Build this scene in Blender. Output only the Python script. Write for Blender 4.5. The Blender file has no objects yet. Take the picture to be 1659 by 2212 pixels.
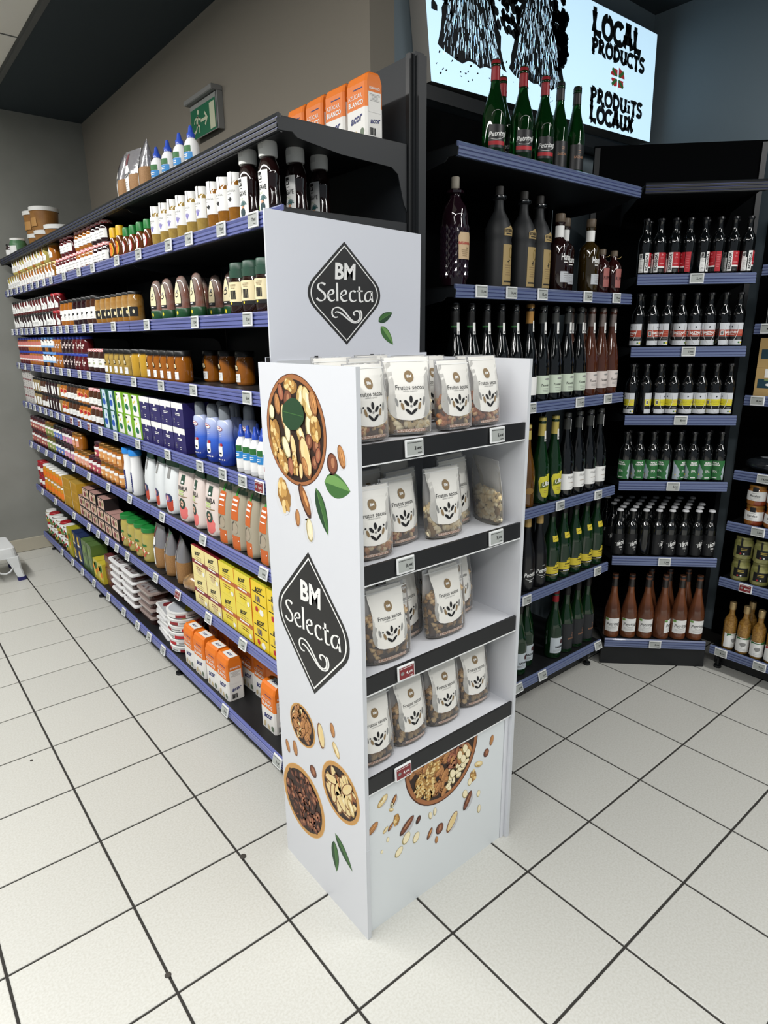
import bpy, math, random
from mathutils import Vector, Matrix
random.seed(11)
SC = bpy.context.scene
COL = SC.collection
PI = math.pi

# ---------------------------------------------------------------- camera
cam_d = bpy.data.cameras.new('camera'); cam = bpy.data.objects.new('camera', cam_d); COL.objects.link(cam)
SC.camera = cam
cam_d.sensor_fit = 'VERTICAL'; cam_d.sensor_height = 36.0; cam_d.lens = 22.331
cam_d.clip_start = 0.05; cam_d.clip_end = 60
cam.matrix_world = Matrix(((0.773870, 0.177388, -0.607996, -0.698090), (-0.633258, 0.200811, -0.747435, -0.980166), (-0.010494, 0.963436, 0.267734, 1.628303), (0.000000, 0.000000, 0.000000, 1.000000)))

# ---------------------------------------------------------------- world, lamps, exposure
W = bpy.data.worlds.new('world'); SC.world = W; W.use_nodes = True
W.node_tree.nodes['Background'].inputs[0].default_value = (0.80, 0.90, 1.0, 1)
W.node_tree.nodes['Background'].inputs[1].default_value = 0.24

def area(name, loc, sx, sy, power, color=(1, 1, 1), spread=150):
    d = bpy.data.lights.new(name, 'AREA'); d.shape = 'RECTANGLE'; d.size = sx; d.size_y = sy
    d.energy = power; d.color = color; d.spread = math.radians(spread)
    o = bpy.data.objects.new(name, d); COL.objects.link(o); o.location = loc
    return o
# rows of ceiling tube lights over the main aisle and over the wine corner
area('aisle_tube_row', (-1.32, 0.95, 3.13), 0.20, 6.6, 208, (1.0, 0.99, 0.97), 180)
area('cross_aisle_tube_row', (0.1, -2.2, 3.13), 6.0, 0.20, 42, (1.0, 0.99, 0.97), 180)
area('corner_tube_row', (1.95, -2.3, 3.13), 0.20, 3.4, 80, (1.0, 0.99, 0.97), 180)

SC.view_settings.view_transform = 'Standard'; SC.view_settings.look = 'None'
SC.view_settings.gamma = 1.0; SC.view_settings.use_curve_mapping = False
SC.view_settings.exposure = 0.0
SC.cycles.max_bounces = 8; SC.cycles.transparent_max_bounces = 14
SC.cycles.transmission_bounces = 6; SC.cycles.glossy_bounces = 3; SC.cycles.diffuse_bounces = 3
SC.cycles.caustics_reflective = False; SC.cycles.caustics_refractive = False
SC.cycles.sample_clamp_indirect = 4

# ---------------------------------------------------------------- materials
def lin(h):
    h = h.lstrip('#'); r = []
    for i in (0, 2, 4):
        c = int(h[i:i+2], 16)/255
        r.append(c/12.92 if c <= .04045 else ((c+.055)/1.055)**2.4)
    return tuple(r)+(1.0,)
MATS = {}
def M(name, hexc='#808080', rough=.5, metal=0., spec=.5, coat=0., trans=0., ior=1.45, noise=None, bump=None, emit=0., rnd=0., sub=0.):
    if name in MATS: return MATS[name]
    m = bpy.data.materials.new(name); m.use_nodes = True; nt = m.node_tree
    b = nt.nodes['Principled BSDF']; I = b.inputs
    I['Base Color'].default_value = lin(hexc); I['Roughness'].default_value = rough
    I['Metallic'].default_value = metal; I['Specular IOR Level'].default_value = spec
    I['Coat Weight'].default_value = coat; I['Coat Roughness'].default_value = .05
    I['Transmission Weight'].default_value = trans; I['IOR'].default_value = ior
    if sub: I['Subsurface Weight'].default_value = sub; I['Subsurface Radius'].default_value = (.01, .006, .003)
    if emit: I['Emission Color'].default_value = lin(hexc); I['Emission Strength'].default_value = emit
    col = None
    if noise or bump or rnd:
        tc = nt.nodes.new('ShaderNodeTexCoord')
    if noise:       # (scale, hex2, low, high)
        n = nt.nodes.new('ShaderNodeTexNoise'); n.inputs['Scale'].default_value = noise[0]; n.inputs['Detail'].default_value = 5
        nt.links.new(tc.outputs['Object'], n.inputs['Vector'])
        r = nt.nodes.new('ShaderNodeValToRGB'); r.color_ramp.elements[0].position = noise[2]; r.color_ramp.elements[1].position = noise[3]
        r.color_ramp.elements[0].color = lin(noise[1]); r.color_ramp.elements[1].color = lin(hexc)
        nt.links.new(n.outputs['Fac'], r.inputs['Fac']); col = r.outputs['Color']
    if rnd:
        oi = nt.nodes.new('ShaderNodeObjectInfo'); hs = nt.nodes.new('ShaderNodeHueSaturation')
        mr = nt.nodes.new('ShaderNodeMapRange'); mr.inputs['To Min'].default_value = 1-rnd; mr.inputs['To Max'].default_value = 1+rnd
        nt.links.new(oi.outputs['Random'], mr.inputs['Value']); nt.links.new(mr.outputs[0], hs.inputs['Value'])
        if col: nt.links.new(col, hs.inputs['Color'])
        else: hs.inputs['Color'].default_value = lin(hexc)
        col = hs.outputs['Color']
    if col: nt.links.new(col, I['Base Color'])
    if bump:        # (scale, strength)
        n = nt.nodes.new('ShaderNodeTexNoise'); n.inputs['Scale'].default_value = bump[0]; n.inputs['Detail'].default_value = 4
        nt.links.new(tc.outputs['Object'], n.inputs['Vector'])
        bp = nt.nodes.new('ShaderNodeBump'); bp.inputs['Strength'].default_value = bump[1]; bp.inputs['Distance'].default_value = .004
        nt.links.new(n.outputs['Fac'], bp.inputs['Height']); nt.links.new(bp.outputs['Normal'], I['Normal'])
    MATS[name] = m
    return m
def film(name, hexc, alpha, rough=.08, bump=None):
    "thin clear plastic film: mostly see-through with a glossy skin"
    m = bpy.data.materials.new(name); m.use_nodes = True; nt = m.node_tree
    for n in list(nt.nodes): nt.nodes.remove(n)
    out = nt.nodes.new('ShaderNodeOutputMaterial'); tr = nt.nodes.new('ShaderNodeBsdfTransparent')
    pr = nt.nodes.new('ShaderNodeBsdfPrincipled'); mx = nt.nodes.new('ShaderNodeMixShader')
    pr.inputs['Base Color'].default_value = lin(hexc); pr.inputs['Roughness'].default_value = rough
    fr = nt.nodes.new('ShaderNodeFresnel'); fr.inputs['IOR'].default_value = 1.5
    ad = nt.nodes.new('ShaderNodeMath'); ad.operation = 'ADD'; ad.inputs[1].default_value = alpha; ad.use_clamp = True
    nt.links.new(fr.outputs[0], ad.inputs[0]); nt.links.new(ad.outputs[0], mx.inputs[0])
    nt.links.new(tr.outputs[0], mx.inputs[1]); nt.links.new(pr.outputs[0], mx.inputs[2]); nt.links.new(mx.outputs[0], out.inputs[0])
    if bump:
        tc = nt.nodes.new('ShaderNodeTexCoord'); n = nt.nodes.new('ShaderNodeTexNoise'); n.inputs['Scale'].default_value = bump[0]
        nt.links.new(tc.outputs['Object'], n.inputs['Vector'])
        bp = nt.nodes.new('ShaderNodeBump'); bp.inputs['Strength'].default_value = bump[1]; bp.inputs['Distance'].default_value = .01
        nt.links.new(n.outputs['Fac'], bp.inputs['Height']); nt.links.new(bp.outputs[0], pr.inputs['Normal']); nt.links.new(bp.outputs[0], fr.inputs['Normal'])
    MATS[name] = m; return m

INK = M('black_ink', '#161618', .6); WHITE = M('white_paper', '#EDEDEA', .55); RED = M('red_print', '#B3202A', .5)
GREY = M('grey_print', '#8C8C8A', .6); CREAM = M('cream_paper', '#EADDB4', .55); GREEN = M('green_print', '#2C6B33', .5)
YEL = M('yellow_print', '#E8D23A', .5); BLUE = M('blue_print', '#2456B4', .5); NAVY = M('navy_print', '#232A6B', .5)
TANP = M('tan_print', '#8A7352', .6); ORANGE = M('orange_print', '#E77A1E', .5); PINK = M('pink_print', '#E0736F', .55)
KRAFT = M('kraft_paper', '#B99A63', .7)

# ---------------------------------------------------------------- mesh builder
TXT = {}
def text_geo(s, shear=0., off=0.):
    k = (s, shear, off)
    if k not in TXT:
        c = bpy.data.curves.new('print', 'FONT'); c.body = s; c.size = 1; c.align_x = 'CENTER'; c.align_y = 'CENTER'
        c.shear = shear; c.offset = off; c.resolution_u = 2
        o = bpy.data.objects.new('print', c); COL.objects.link(o)
        dg = bpy.context.evaluated_depsgraph_get(); e = o.evaluated_get(dg); me = e.to_mesh()
        TXT[k] = ([(v.co.x, v.co.y) for v in me.vertices], [tuple(p.vertices) for p in me.polygons])
        e.to_mesh_clear(); bpy.data.objects.remove(o); bpy.data.curves.remove(c)
    return TXT[k]
def cyl(R, cx=0, cz=0, sy=1.):
    return lambda x, z: (R*math.sin((x+cx)/R), -R*sy*math.cos((x+cx)/R), z+cz)
def flat(y, cx=0, cz=0):
    return lambda x, z: (x+cx, y, z+cz)
def rot2(fn, a, cx=0, cz=0):
    c, s = math.cos(a), math.sin(a)
    return lambda x, z: fn(cx+x*c-z*s, cz+x*s+z*c)

class MB:
    def __init__(s): s.v = []; s.f = []; s.m = []; s.sm = []; s.mats = []
    def mi(s, mat):
        if mat not in s.mats: s.mats.append(mat)
        return s.mats.index(mat)
    def add(s, vs, fs, mat, smooth=False):
        b = len(s.v); k = s.mi(mat); s.v += [tuple(v) for v in vs]
        for f in fs: s.f.append(tuple(i+b for i in f)); s.m.append(k); s.sm.append(smooth)
        return s
    def box(s, x0, x1, y0, y1, z0, z1, mat, mats=None):
        vs = [(x0, y0, z0), (x1, y0, z0), (x1, y1, z0), (x0, y1, z0), (x0, y0, z1), (x1, y0, z1), (x1, y1, z1), (x0, y1, z1)]
        fs = {'-z': (3, 2, 1, 0), '+z': (4, 5, 6, 7), '-y': (0, 1, 5, 4), '+x': (1, 2, 6, 5), '+y': (2, 3, 7, 6), '-x': (3, 0, 4, 7)}
        for k, f in fs.items(): s.add([vs[i] for i in f], [(0, 1, 2, 3)], (mats or {}).get(k, mat))
        return s
    def loft(s, rings, mat, c0=True, c1=True, smooth=True, closed=True):
        n = len(rings[0]); vs = [p for r in rings for p in r]; fs = []
        for i in range(len(rings)-1):
            for j in range(n if closed else n-1):
                k = (j+1) % n; fs.append((i*n+j, i*n+k, (i+1)*n+k, (i+1)*n+j))
        s.add(vs, fs, mat, smooth)
        if c0: s.add(rings[0], [tuple(range(n))[::-1]], mat)
        if c1: s.add(rings[-1], [tuple(range(n))], mat)
        return s
    def prism(s, poly, z0, z1, mat, b=0., mat_top=None):
        "vertical prism over a CCW polygon, with a small bevel b at both rims"
        if b:
            cx = sum(p[0] for p in poly)/len(poly); cy = sum(p[1] for p in poly)/len(poly)
            w = max(abs(p[0]-cx) for p in poly); d = max(abs(p[1]-cy) for p in poly)
            ins = [(cx+(p[0]-cx)*(1-b/w), cy+(p[1]-cy)*(1-b/d)) for p in poly]
            rs = [(ins, z0), (poly, z0+b), (poly, z1-b), (ins, z1)]
        else: rs = [(poly, z0), (poly, z1)]
        rings = [[(x, y, z) for x, y in p] for p, z in rs]
        for i in range(len(rings)-1): s.loft(rings[i:i+2], mat, False, False, smooth=False)
        n = len(poly); s.add(rings[0], [tuple(range(n))[::-1]], mat); s.add(rings[-1], [tuple(range(n))], mat_top or mat)
        return s
    def lathe(s, prof, mat, n=20, cap0=True, cap1=True, sx=1., sy=1., cx=0, cy=0, sharp=50):
        def ring(r, z): return [(cx+r*sx*math.cos(2*PI*j/n), cy+r*sy*math.sin(2*PI*j/n), z) for j in range(n)]
        runs = [[prof[0]]]
        for i in range(1, len(prof)):
            runs[-1].append(prof[i])
            if i < len(prof)-1:
                a = math.atan2(prof[i][1]-prof[i-1][1], prof[i][0]-prof[i-1][0]); b = math.atan2(prof[i+1][1]-prof[i][1], prof[i+1][0]-prof[i][0])
                d = abs((b-a+PI) % (2*PI)-PI)
                if d > math.radians(sharp): runs.append([prof[i]])
        for k, r in enumerate(runs):
            s.loft([ring(*p) for p in r], mat, cap0 and k == 0 and r[0][0] > 1e-4, cap1 and k == len(runs)-1 and r[-1][0] > 1e-4)
        return s
    def tube(s, pts, r, mat, n=6):
        pts = [Vector(p) for p in pts]; rings = []
        for i, p in enumerate(pts):
            t = (pts[min(i+1, len(pts)-1)]-pts[max(i-1, 0)]).normalized()
            u = t.cross(Vector((0, 0, 1)) if abs(t.z) < .9 else Vector((1, 0, 0))).normalized(); w = t.cross(u)
            rings.append([tuple(p+(u*math.cos(2*PI*k/n)+w*math.sin(2*PI*k/n))*r) for k in range(n)])
        return s.loft(rings, mat)
    def ball(s, c, r, mat, n=8, m=5, rot=None, fn=None):
        vs = []; fs = []
        for i in range(m+1):
            t = PI*i/m
            for j in range(n):
                a = 2*PI*j/n; p = Vector((math.sin(t)*math.cos(a), math.sin(t)*math.sin(a), math.cos(t)))
                if fn: p = fn(p)
                p = Vector((p.x*r[0], p.y*r[1], p.z*r[2]))
                if rot: p = rot @ p
                vs.append(tuple(p+Vector(c)))
        for i in range(m):
            for j in range(n): fs.append((i*n+j, (i+1)*n+j, (i+1)*n+(j+1) % n, i*n+(j+1) % n))
        return s.add(vs, fs, mat, True)
    # flat print on a surface given by fn(x, z)
    def grid(s, x0, x1, z0, z1, mat, fn, nx=8, nz=1, smooth=True):
        vs = [fn(x0+(x1-x0)*i/nx, z0+(z1-z0)*j/nz) for j in range(nz+1) for i in range(nx+1)]
        fs = [(j*(nx+1)+i, j*(nx+1)+i+1, (j+1)*(nx+1)+i+1, (j+1)*(nx+1)+i) for j in range(nz) for i in range(nx)]
        return s.add(vs, fs, mat, smooth)
    def poly(s, pts, mat, fn):
        xs = [p[0] for p in pts]; zs = [p[1] for p in pts]; x0, x1, z0, z1 = min(xs), max(xs), min(zs), max(zs); xm, zm = (x0+x1)/2, (z0+z1)/2
        a, b, c = Vector(fn(x0, zm)), Vector(fn(x1, zm)), Vector(fn(xm, zm)); d, e = Vector(fn(xm, z0)), Vector(fn(xm, z1))
        if len(pts) < 3 or ((a+b)/2-c).length < .00015 and ((d+e)/2-c).length < .00015:
            return s.add([fn(*p) for p in pts], [tuple(range(len(pts)))], mat)
        # on a curved surface: lay the shape in strips so that it follows the surface
        Z = sorted(set(round(z, 5) for z in zs)); L = []
        for u, v in zip(Z, Z[1:]):
            n = max(1, int((v-u)/.012)); L += [u+(v-u)*i/n for i in range(n)]
        L.append(Z[-1]); rows = []; N = len(pts)
        if len(L) > 30: L = [Z[0]+(Z[-1]-Z[0])*i/14 for i in range(15)]
        for z in L:
            z_ = min(max(z, Z[0]+1e-6), Z[-1]-1e-6); X = []
            for i in range(N):
                (p, q), (r, t) = pts[i], pts[(i+1) % N]
                if (q-z_)*(t-z_) <= 0 and q != t: X.append(p+(r-p)*(z_-q)/(t-q))
            if X: rows.append((min(X), max(X), z))
        nx = max(2, min(8, int((x1-x0)/.006)))
        for (l0, r0, u), (l1, r1, v) in zip(rows, rows[1:]):
            s.add([fn(l0+(r0-l0)*i/nx, u) for i in range(nx+1)]+[fn(l1+(r1-l1)*i/nx, v) for i in range(nx+1)], [(i, i+1, i+nx+2, i+nx+1) for i in range(nx)], mat, True)
        return s
    def ell(s, cx, cz, rx, rz, mat, fn, n=14, a=0., wob=0., sd=0):
        rn = random.Random(sd); c, q = math.cos(a), math.sin(a); P = []
        for i in range(n):
            t = 2*PI*i/n; k = 1+wob*(rn.random()-.5); x, z = rx*k*math.cos(t), rz*k*math.sin(t); P.append((cx+x*c-z*q, cz+x*q+z*c))
        return s.poly(P, mat, fn)
    def text(s, t, cx, cz, size, mat, fn, shear=0., bold=0., sx=1., a=0., align='C'):
        vs, fs = text_geo(t, shear, bold); ca, sa = math.cos(a), math.sin(a)
        dx = 0
        if align == 'R': dx = -max(v[0] for v in vs)
        if align == 'L': dx = -min(v[0] for v in vs)
        out = []
        for x, y in vs:
            x = (x+dx)*size*sx; y = y*size; out.append(fn(cx+x*ca-y*sa, cz+x*sa+y*ca))
        return s.add(out, fs, mat)
    def stroke(s, pts, w, mat, fn, nib=None, taper=False):
        "ribbon along a 2-D polyline; nib=(angle, thin) gives a broad-pen contrast"
        L = []; R = []; n = len(pts)
        for i, (x, y) in enumerate(pts):
            a = pts[max(i-1, 0)]; b = pts[min(i+1, n-1)]; dx, dy = b[0]-a[0], b[1]-a[1]; l = math.hypot(dx, dy) or 1; dx /= l; dy /= l
            k = w(i/(n-1)) if callable(w) else w
            if nib: k = k*(nib[1]+(1-nib[1])*abs(math.sin(math.atan2(dy, dx)-nib[0])))
            if taper: k *= .25+.75*math.sin(PI*min(max(i/(n-1), .02), .98))**.6
            L.append((x-dy*k/2, y+dx*k/2)); R.append((x+dy*k/2, y-dx*k/2))
        vs = [fn(*p) for p in L]+[fn(*p) for p in R]
        return s.add(vs, [(i, i+n, i+n+1, i+1) for i in range(n-1)], mat)
    def mesh(s, name):
        me = bpy.data.meshes.new(name); me.from_pydata(s.v, [], s.f)
        for m in s.mats: me.materials.append(m)
        me.polygons.foreach_set('material_index', s.m); me.polygons.foreach_set('use_smooth', s.sm); me.update()
        return me

def bez(*P, n=10):
    "polyline through consecutive cubic segments: start, then (c1, c2, end) triples"
    out = [P[0]]; a = P[0]
    for k in range(1, len(P), 3):
        b, c, d = P[k:k+3]
        for i in range(1, n+1):
            t = i/n; u = 1-t
            out.append(tuple(u**3*a[j]+3*u*u*t*b[j]+3*u*t*t*c[j]+t**3*d[j] for j in (0, 1)))
        a = d
    return out
def rrect(w, d, r, n=3, cx=0, cy=0):
    P = []
    for (sx, sy, a0) in ((1, -1, -PI/2), (1, 1, 0), (-1, 1, PI/2), (-1, -1, PI)):
        for i in range(n+1):
            a = a0+PI/2*i/n; P.append((cx+sx*(w/2-r)+r*math.cos(a), cy+sy*(d/2-r)+r*math.sin(a)))
    return P

# ---------------------------------------------------------------- objects
def obj(name, me, parent=None, loc=(0, 0, 0), rz=0., kind=None):
    o = bpy.data.objects.new(name, me); COL.objects.link(o)
    o.location = loc
    if rz: o.rotation_euler = (0, 0, rz)
    if parent: o.parent = parent
    if kind: o['kind'] = kind
    return o
def tag(o, label, cat, group=None):
    o['label'] = label; o['category'] = cat
    if group: o['group'] = group
    return o
def struct(name, mb, parent=None):
    return obj(name, mb.mesh(name), parent, kind=None if parent else 'structure')
class K:
    "a kind of thing: its root mesh and the meshes of its parts, shared by every copy"
    def __init__(s, name, cat, root, parts=()):
        s.name = name; s.cat = cat; s.root = root.mesh(name) if root else None
        s.parts = []
        for p in parts:
            nm, mb = p[0], p[1]; kind = None; subs = []; lb = None
            for e in p[2:]:
                if isinstance(e, str) and e == 'stuff': kind = 'stuff'
                elif isinstance(e, str): lb = e
                else: subs = [(q[0], q[1].mesh(q[0])) for q in e]
            s.parts.append((nm, mb.mesh(nm), kind, subs, lb))
    def put(s, loc, rz, label, group=None, tilt=(0, 0), scale=None):
        o = bpy.data.objects.new(s.name, s.root); COL.objects.link(o)
        o.location = loc; o.rotation_euler = (tilt[0], tilt[1], rz)
        if scale: o.scale = scale
        tag(o, label, s.cat, group)
        for nm, me, kind, subs, lb in s.parts:
            c = bpy.data.objects.new(nm, me); COL.objects.link(c); c.parent = o
            if kind: c['kind'] = kind
            if lb: c['label'] = lb
            for sn, sm in subs:
                d = bpy.data.objects.new(sn, sm); COL.objects.link(d); d.parent = c
        return o
ORD = ['first', 'second', 'third', 'fourth', 'fifth', 'sixth', 'seventh', 'eighth', 'ninth', 'tenth', 'eleventh', 'twelfth', 'thirteenth',
       'fourteenth', 'fifteenth', 'sixteenth', 'seventeenth', 'eighteenth', 'nineteenth', 'twentieth', 'twenty-first', 'twenty-second', 'twenty-third', 'twenty-fourth', 'twenty-fifth', 'twenty-sixth', 'twenty-seventh', 'twenty-eighth', 'twenty-ninth', 'thirtieth']
# frames: along the unit, distance behind its shelf lip, height
LIFT = .0008
def LG(a, off, z): return ((.25+off+(.004 if off > 0 else 0), a, z+LIFT), -PI/2)           # long honey and sugar gondola
def WG(a, off, z): return ((a, .58+off+(.009 if off > 0 else 0), z+LIFT), -.38 if off > 0 else 0.)              # wine gondola
def CG(a, off, z): return ((2.165+.70711*(a+off), .405+.70711*(off-a), z+LIFT), -PI/4-(.12 if off > 0 else 0))   # beer corner
def RG(a, off, z): return ((2.36+off, a, z+LIFT), -PI/2)          # preserves gondola
# ================================================================ the room
T = 0.3333
m_tile = M('floor_tile', '#C6C6C0', .33, noise=(160, '#BBBAB2', .3, .62), bump=(40, .04), rnd=.02)
m_grout = M('grout', '#2E2C29', .9)
m_taupe = M('taupe_paint', '#8B8478', .85, bump=(60, .04)); m_slate = M('slate_paint', '#76838A', .85, bump=(60, .04))
m_greyw = M('grey_wall_paint', '#90918B', .85, noise=(3, '#84857F', .3, .7)); m_soffit = M('dark_soffit_paint', '#30393E', .8)
m_ctile = M('ceiling_tile_white', '#EFEBE2', .9, bump=(90, .1)); m_bar = M('ceiling_bar', '#5F605E', .5)
m_skirt = M('skirting_tile', '#B3AD9C', .4)

mb = MB().box(-4.2, 2.9, -4.5, 4.7, -.05, -.004, m_grout); floor = struct('floor', mb)
tb = MB(); h = T/2-.0038; b = .0018
tb.loft([[(-h, -h, -.004), (h, -h, -.004), (h, h, -.004), (-h, h, -.004)], [(-h, -h, -.0012), (h, -h, -.0012), (h, h, -.0012), (-h, h, -.0012)],
         [(-h+b, -h+b, 0), (h-b, -h+b, 0), (h-b, h-b, 0), (-h+b, h-b, 0)]], m_tile, False, True, False)
tile_me = tb.mesh('tile'); rest = MB(); count = 0
cands = []
for i in range(-12, 9):
    for j in range(-13, 14):
        x, y = (i+.5)*T, (j+.5)*T
        if y > 4.6 or (x > .75 and y > .95) or x > 2.7: continue
        v = cam.matrix_world.inverted() @ Vector((x, y, 0)); dep = -v.z
        inside = dep > .3 and abs(v.x/dep) < .66 and -.86 < v.y/dep < .5
        cands.append((0 if inside else 1, dep if inside else (Vector((x, y, 0))-Vector((-.7, -.98, 0))).length, x, y))
cands.sort()
for k, (ins, dd, x, y) in enumerate(cands):
    if y > 4.45: o = obj('tile', tile_me, floor, (x, 4.4445, 0)); o.scale = (1, .66, 1)
    elif k < 285: obj('tile', tile_me, floor, (x, y, 0))
    else:
        n = len(rest.v); rest.add([(a+x, c+y, z) for a, c, z in tb.v], tb.f, m_tile)
if rest.v: obj('outer_tile', rest.mesh('outer_tile'), floor, kind='stuff')
st = MB()
for x, y, r in ((.005, .63, .011), (.205, .62, .012), (-.335, .395, .009), (-.42, 1.62, .006)):
    st.lathe([(r, .0002), (r*.9, .002), (r*.5, .0025)], M('floor_plug', '#3A3631', .7), 10, cx=x, cy=y)
obj('floor_plug', st.mesh('floor_plug'), floor)

struct('wall_far', MB().box(-4.2, 1.1, 4.56, 4.68, 0, 3.25, m_greyw))
struct('wall_side', MB().box(.945, 1.06, 1.09, 4.56, 0, 3.25, m_taupe))
struct('wall_back', MB().box(1.06, 2.94, 1.09, 1.2, 0, 3.25, m_slate))
struct('wall_right', MB().box(2.82, 2.94, -4.5, 1.09, 0, 3.25, m_slate))
sk = MB()
x = -4.2
skirt = obj('baseboard_far', None, None, (0, 4.56, 0), kind='structure')
sb = MB().prism([(0, -.012), (T-.004, -.012), (T-.004, 0), (0, 0)], .002, .105, m_skirt, .002).mesh('skirting_tile')
for i in range(-12, 3): obj('tile', sb, skirt, (i*T, 0, 0))
ce = struct('ceiling', MB().box(-4.2, 2.94, -4.5, 4.68, 3.2, 3.3, m_soffit))
struct('trim_1', MB().box(.33, .945, -4.5, 4.56, 3.17, 3.2, m_soffit))
struct('trim_2', MB().box(.31, .332, -4.5, 4.56, 3.165, 3.2, m_bar))
cb = MB().prism([(-.29, -.29), (.29, -.29), (.29, .29), (-.29, .29)], 3.178, 3.198, m_ctile, .006).mesh('ceiling_panel')
for i in range(5):
    for j in range(9):
        x, y = .01-.6*i, 4.2-.6*j
        if -1.62 < x < -1.2: continue
        obj('ceiling_panel', cb, ce, (x, y, 0))
bars = MB()
for i in range(6): bars.box(.3-.6*i, .32-.6*i, -1.0, 4.56, 3.18, 3.2, m_bar)
for j in range(11): bars.box(-2.7, .31, 4.49-.6*j, 4.51-.6*j, 3.181, 3.2, m_bar)
obj('ceiling_grid', bars.mesh('ceiling_grid'), ce)

# ================================================================ shelving
m_blk = M('black_steel', '#17191B', .42, bump=(200, .02)); m_blk2 = M('dark_steel', '#1A1D20', .5); m_backp = M('back_panel_black', '#030405', .9, spec=.08); m_backg = M('back_panel_graphite', '#202428', .55); m_deck = M('shelf_deck', '#111214', .5)
m_rail = M('lavender_rail', '#5E66A0', .3, coat=.3); m_railw = M('blue_rail', '#626E90', .3, coat=.4); m_rail_d = M('rail_groove', '#3A4270', .4)
LIP = [(.010, .000), (.006, .000), (.000, -.005), (.0026, -.011), (.0026, -.013), (.0, -.0145), (.0, -.021), (.0028, -.0225), (.0028, -.0245), (.0, -.026), (.0, -.034), (.0026, -.0355), (.0026, -.037), (.0, -.039), (.0, -.043), (.010, -.043)]
GRV = {3, 7, 11}
def rail_mesh(p0, p1, mat, prof=LIP):
    "price rail between two points of its lip line, in the unit's frame (front is -y)"
    (x0, y0), (x1, y1) = p0, p1; l = math.hypot(x1-x0, y1-y0); nx, ny = -(y1-y0)/l, (x1-x0)/l
    mb = MB(); n = len(prof)
    for i in range(n):
        a, c = prof[i], prof[(i+1) % n]
        mb.add([(x0+nx*a[0], y0+ny*a[0], a[1]), (x0+nx*c[0], y0+ny*c[0], c[1]), (x1+nx*c[0], y1+ny*c[0], c[1]), (x1+nx*a[0], y1+ny*a[0], a[1])],
               [(0, 1, 2, 3)], m_rail_d if i in GRV else mat)
    for (x, y) in (p0, p1): mb.add([(x+nx*a, y+ny*a, z) for a, z in prof], [tuple(range(n))], mat)
    return mb
def bracket_mesh(depth, th=.004, gus=.13):
    # plate in the y-z plane of the unit frame: slim arm that deepens to a gusset at the post
    P = [(.012, 0), (depth, .004), (depth, -gus-.05), (depth-.012, -gus-.03), (depth-.035, -gus*.62), (depth-.06, -gus*.5), (depth*.45, -.058), (.06, -.04), (.045, -.028), (.004, -.03), (0, -.008)]
    mb = MB(); n = len(P)
    A = [(0, y, z) for y, z in P]; B = [(th, y, z) for y, z in P]
    mb.add(A, [tuple(range(n))], m_blk2); mb.add(B, [tuple(range(n))[::-1]], m_blk2)
    for i in range(n): j = (i+1) % n; mb.add([A[i], A[j], B[j], B[i]], [(0, 1, 2, 3)], m_blk2)
    for y in (.075, depth-.05): mb.lathe([(.004, 0), (.003, .003)], m_blk, 8, cx=y, cy=-.02) if False else None
    return mb
def shelving(name, label, org, rz, bays, depth, levels, top, mrail, posts, base_z, back=True, norail=()):
    root = tag(obj(name, None, None, org, rz), label, 'shelving unit')
    L = bays[-1]
    bk = MB()
    for a, c in zip(bays, bays[1:]):
        obj('back_panel', MB().box(a+.003, c-.003, depth+.004, depth+.016, .02, top-.01, m_backg if name == 'gondola_shelving' else m_backp).mesh('back_panel'), root)
    for x in posts:
        p = MB(); p.box(x-.018, x+.018, depth+.016, depth+.052, 0, top, m_blk2); p.box(x-.03, x-.018, depth+.02, depth+.05, 0, top-.01, m_blk2); p.box(x+.018, x+.03, depth+.02, depth+.05, 0, top-.01, m_blk2)
        p.box(x-.008, x+.008, depth+.002, depth+.016, .05, top-.004, m_blk)
        obj('upright', p.mesh('upright'), root)
    bm = bracket_mesh(depth).mesh('bracket')
    for k, z in enumerate(levels):
        base = k == len(levels)-1
        for a, c in zip(bays, bays[1:]):
            sh = MB(); sh.box(a+.004, c-.004, .017, depth, z-.03, z-.006, m_deck); sh.box(a+.004, c-.004, .0105, .0165, z-.045, z-.002, m_blk)
            so = obj('shelf', sh.mesh('shelf'), root)
            mb = rail_mesh((a+.003, 0), (c-.003, 0), m_blk2 if z in norail else mrail)
            obj('front_edge' if z in norail else 'price_rail', MB().add([(x, y, q+z) for x, y, q in mb.v], [], mrail).mesh('x') if False else shift(mb, z).mesh('price_rail'), so)
            if base:
                kp = MB(); kp.box(a+.004, c-.004, .075, .09, .012, z-.03, m_blk)
                obj('kick_plate', kp.mesh('kick_plate'), root)
        if not base:
            for x in bays:
                obj('bracket', bm, root, (min(max(x-.002, .0), L-.004), 0, z-.0115))
        else:
            for x in bays:
                ft = MB(); xx = min(max(x, .03), L-.03); ft.lathe([(.018, 0), (.018, .012), (.007, .014), (.007, z-.03)], m_blk, 10, cx=xx, cy=.055)
                ft.box(xx-.004, xx+.004, .03, depth, z-.075, z-.03, m_blk)
                obj('foot', ft.mesh('foot'), root)
    return root
def shift(mb, z):
    mb.v = [(x, y, q+z) for x, y, q in mb.v]; return mb
ZL = dict(A=2.18, B=1.965, C=1.70, D=1.465, E=1.185, F=.885, G=.545, H=.16)
ZW = [2.212, 1.79, 1.372, .942, .561, .15]; ZC = [1.87, 1.567, 1.265, .958, .585, .147]; ZR = [1.90, 1.66, 1.355, 1.015, .77, .49, .13]
shelving('gondola_shelving', 'long black shelving run with lavender price rails along the taupe wall', (.25, 4.485, 0), -PI/2,
         [0, 1.295, 2.59, 3.885], .44, list(ZL.values()), 2.41, m_rail, [.02, 1.295, 2.59, 3.885], .16, norail=(2.18,))
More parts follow.
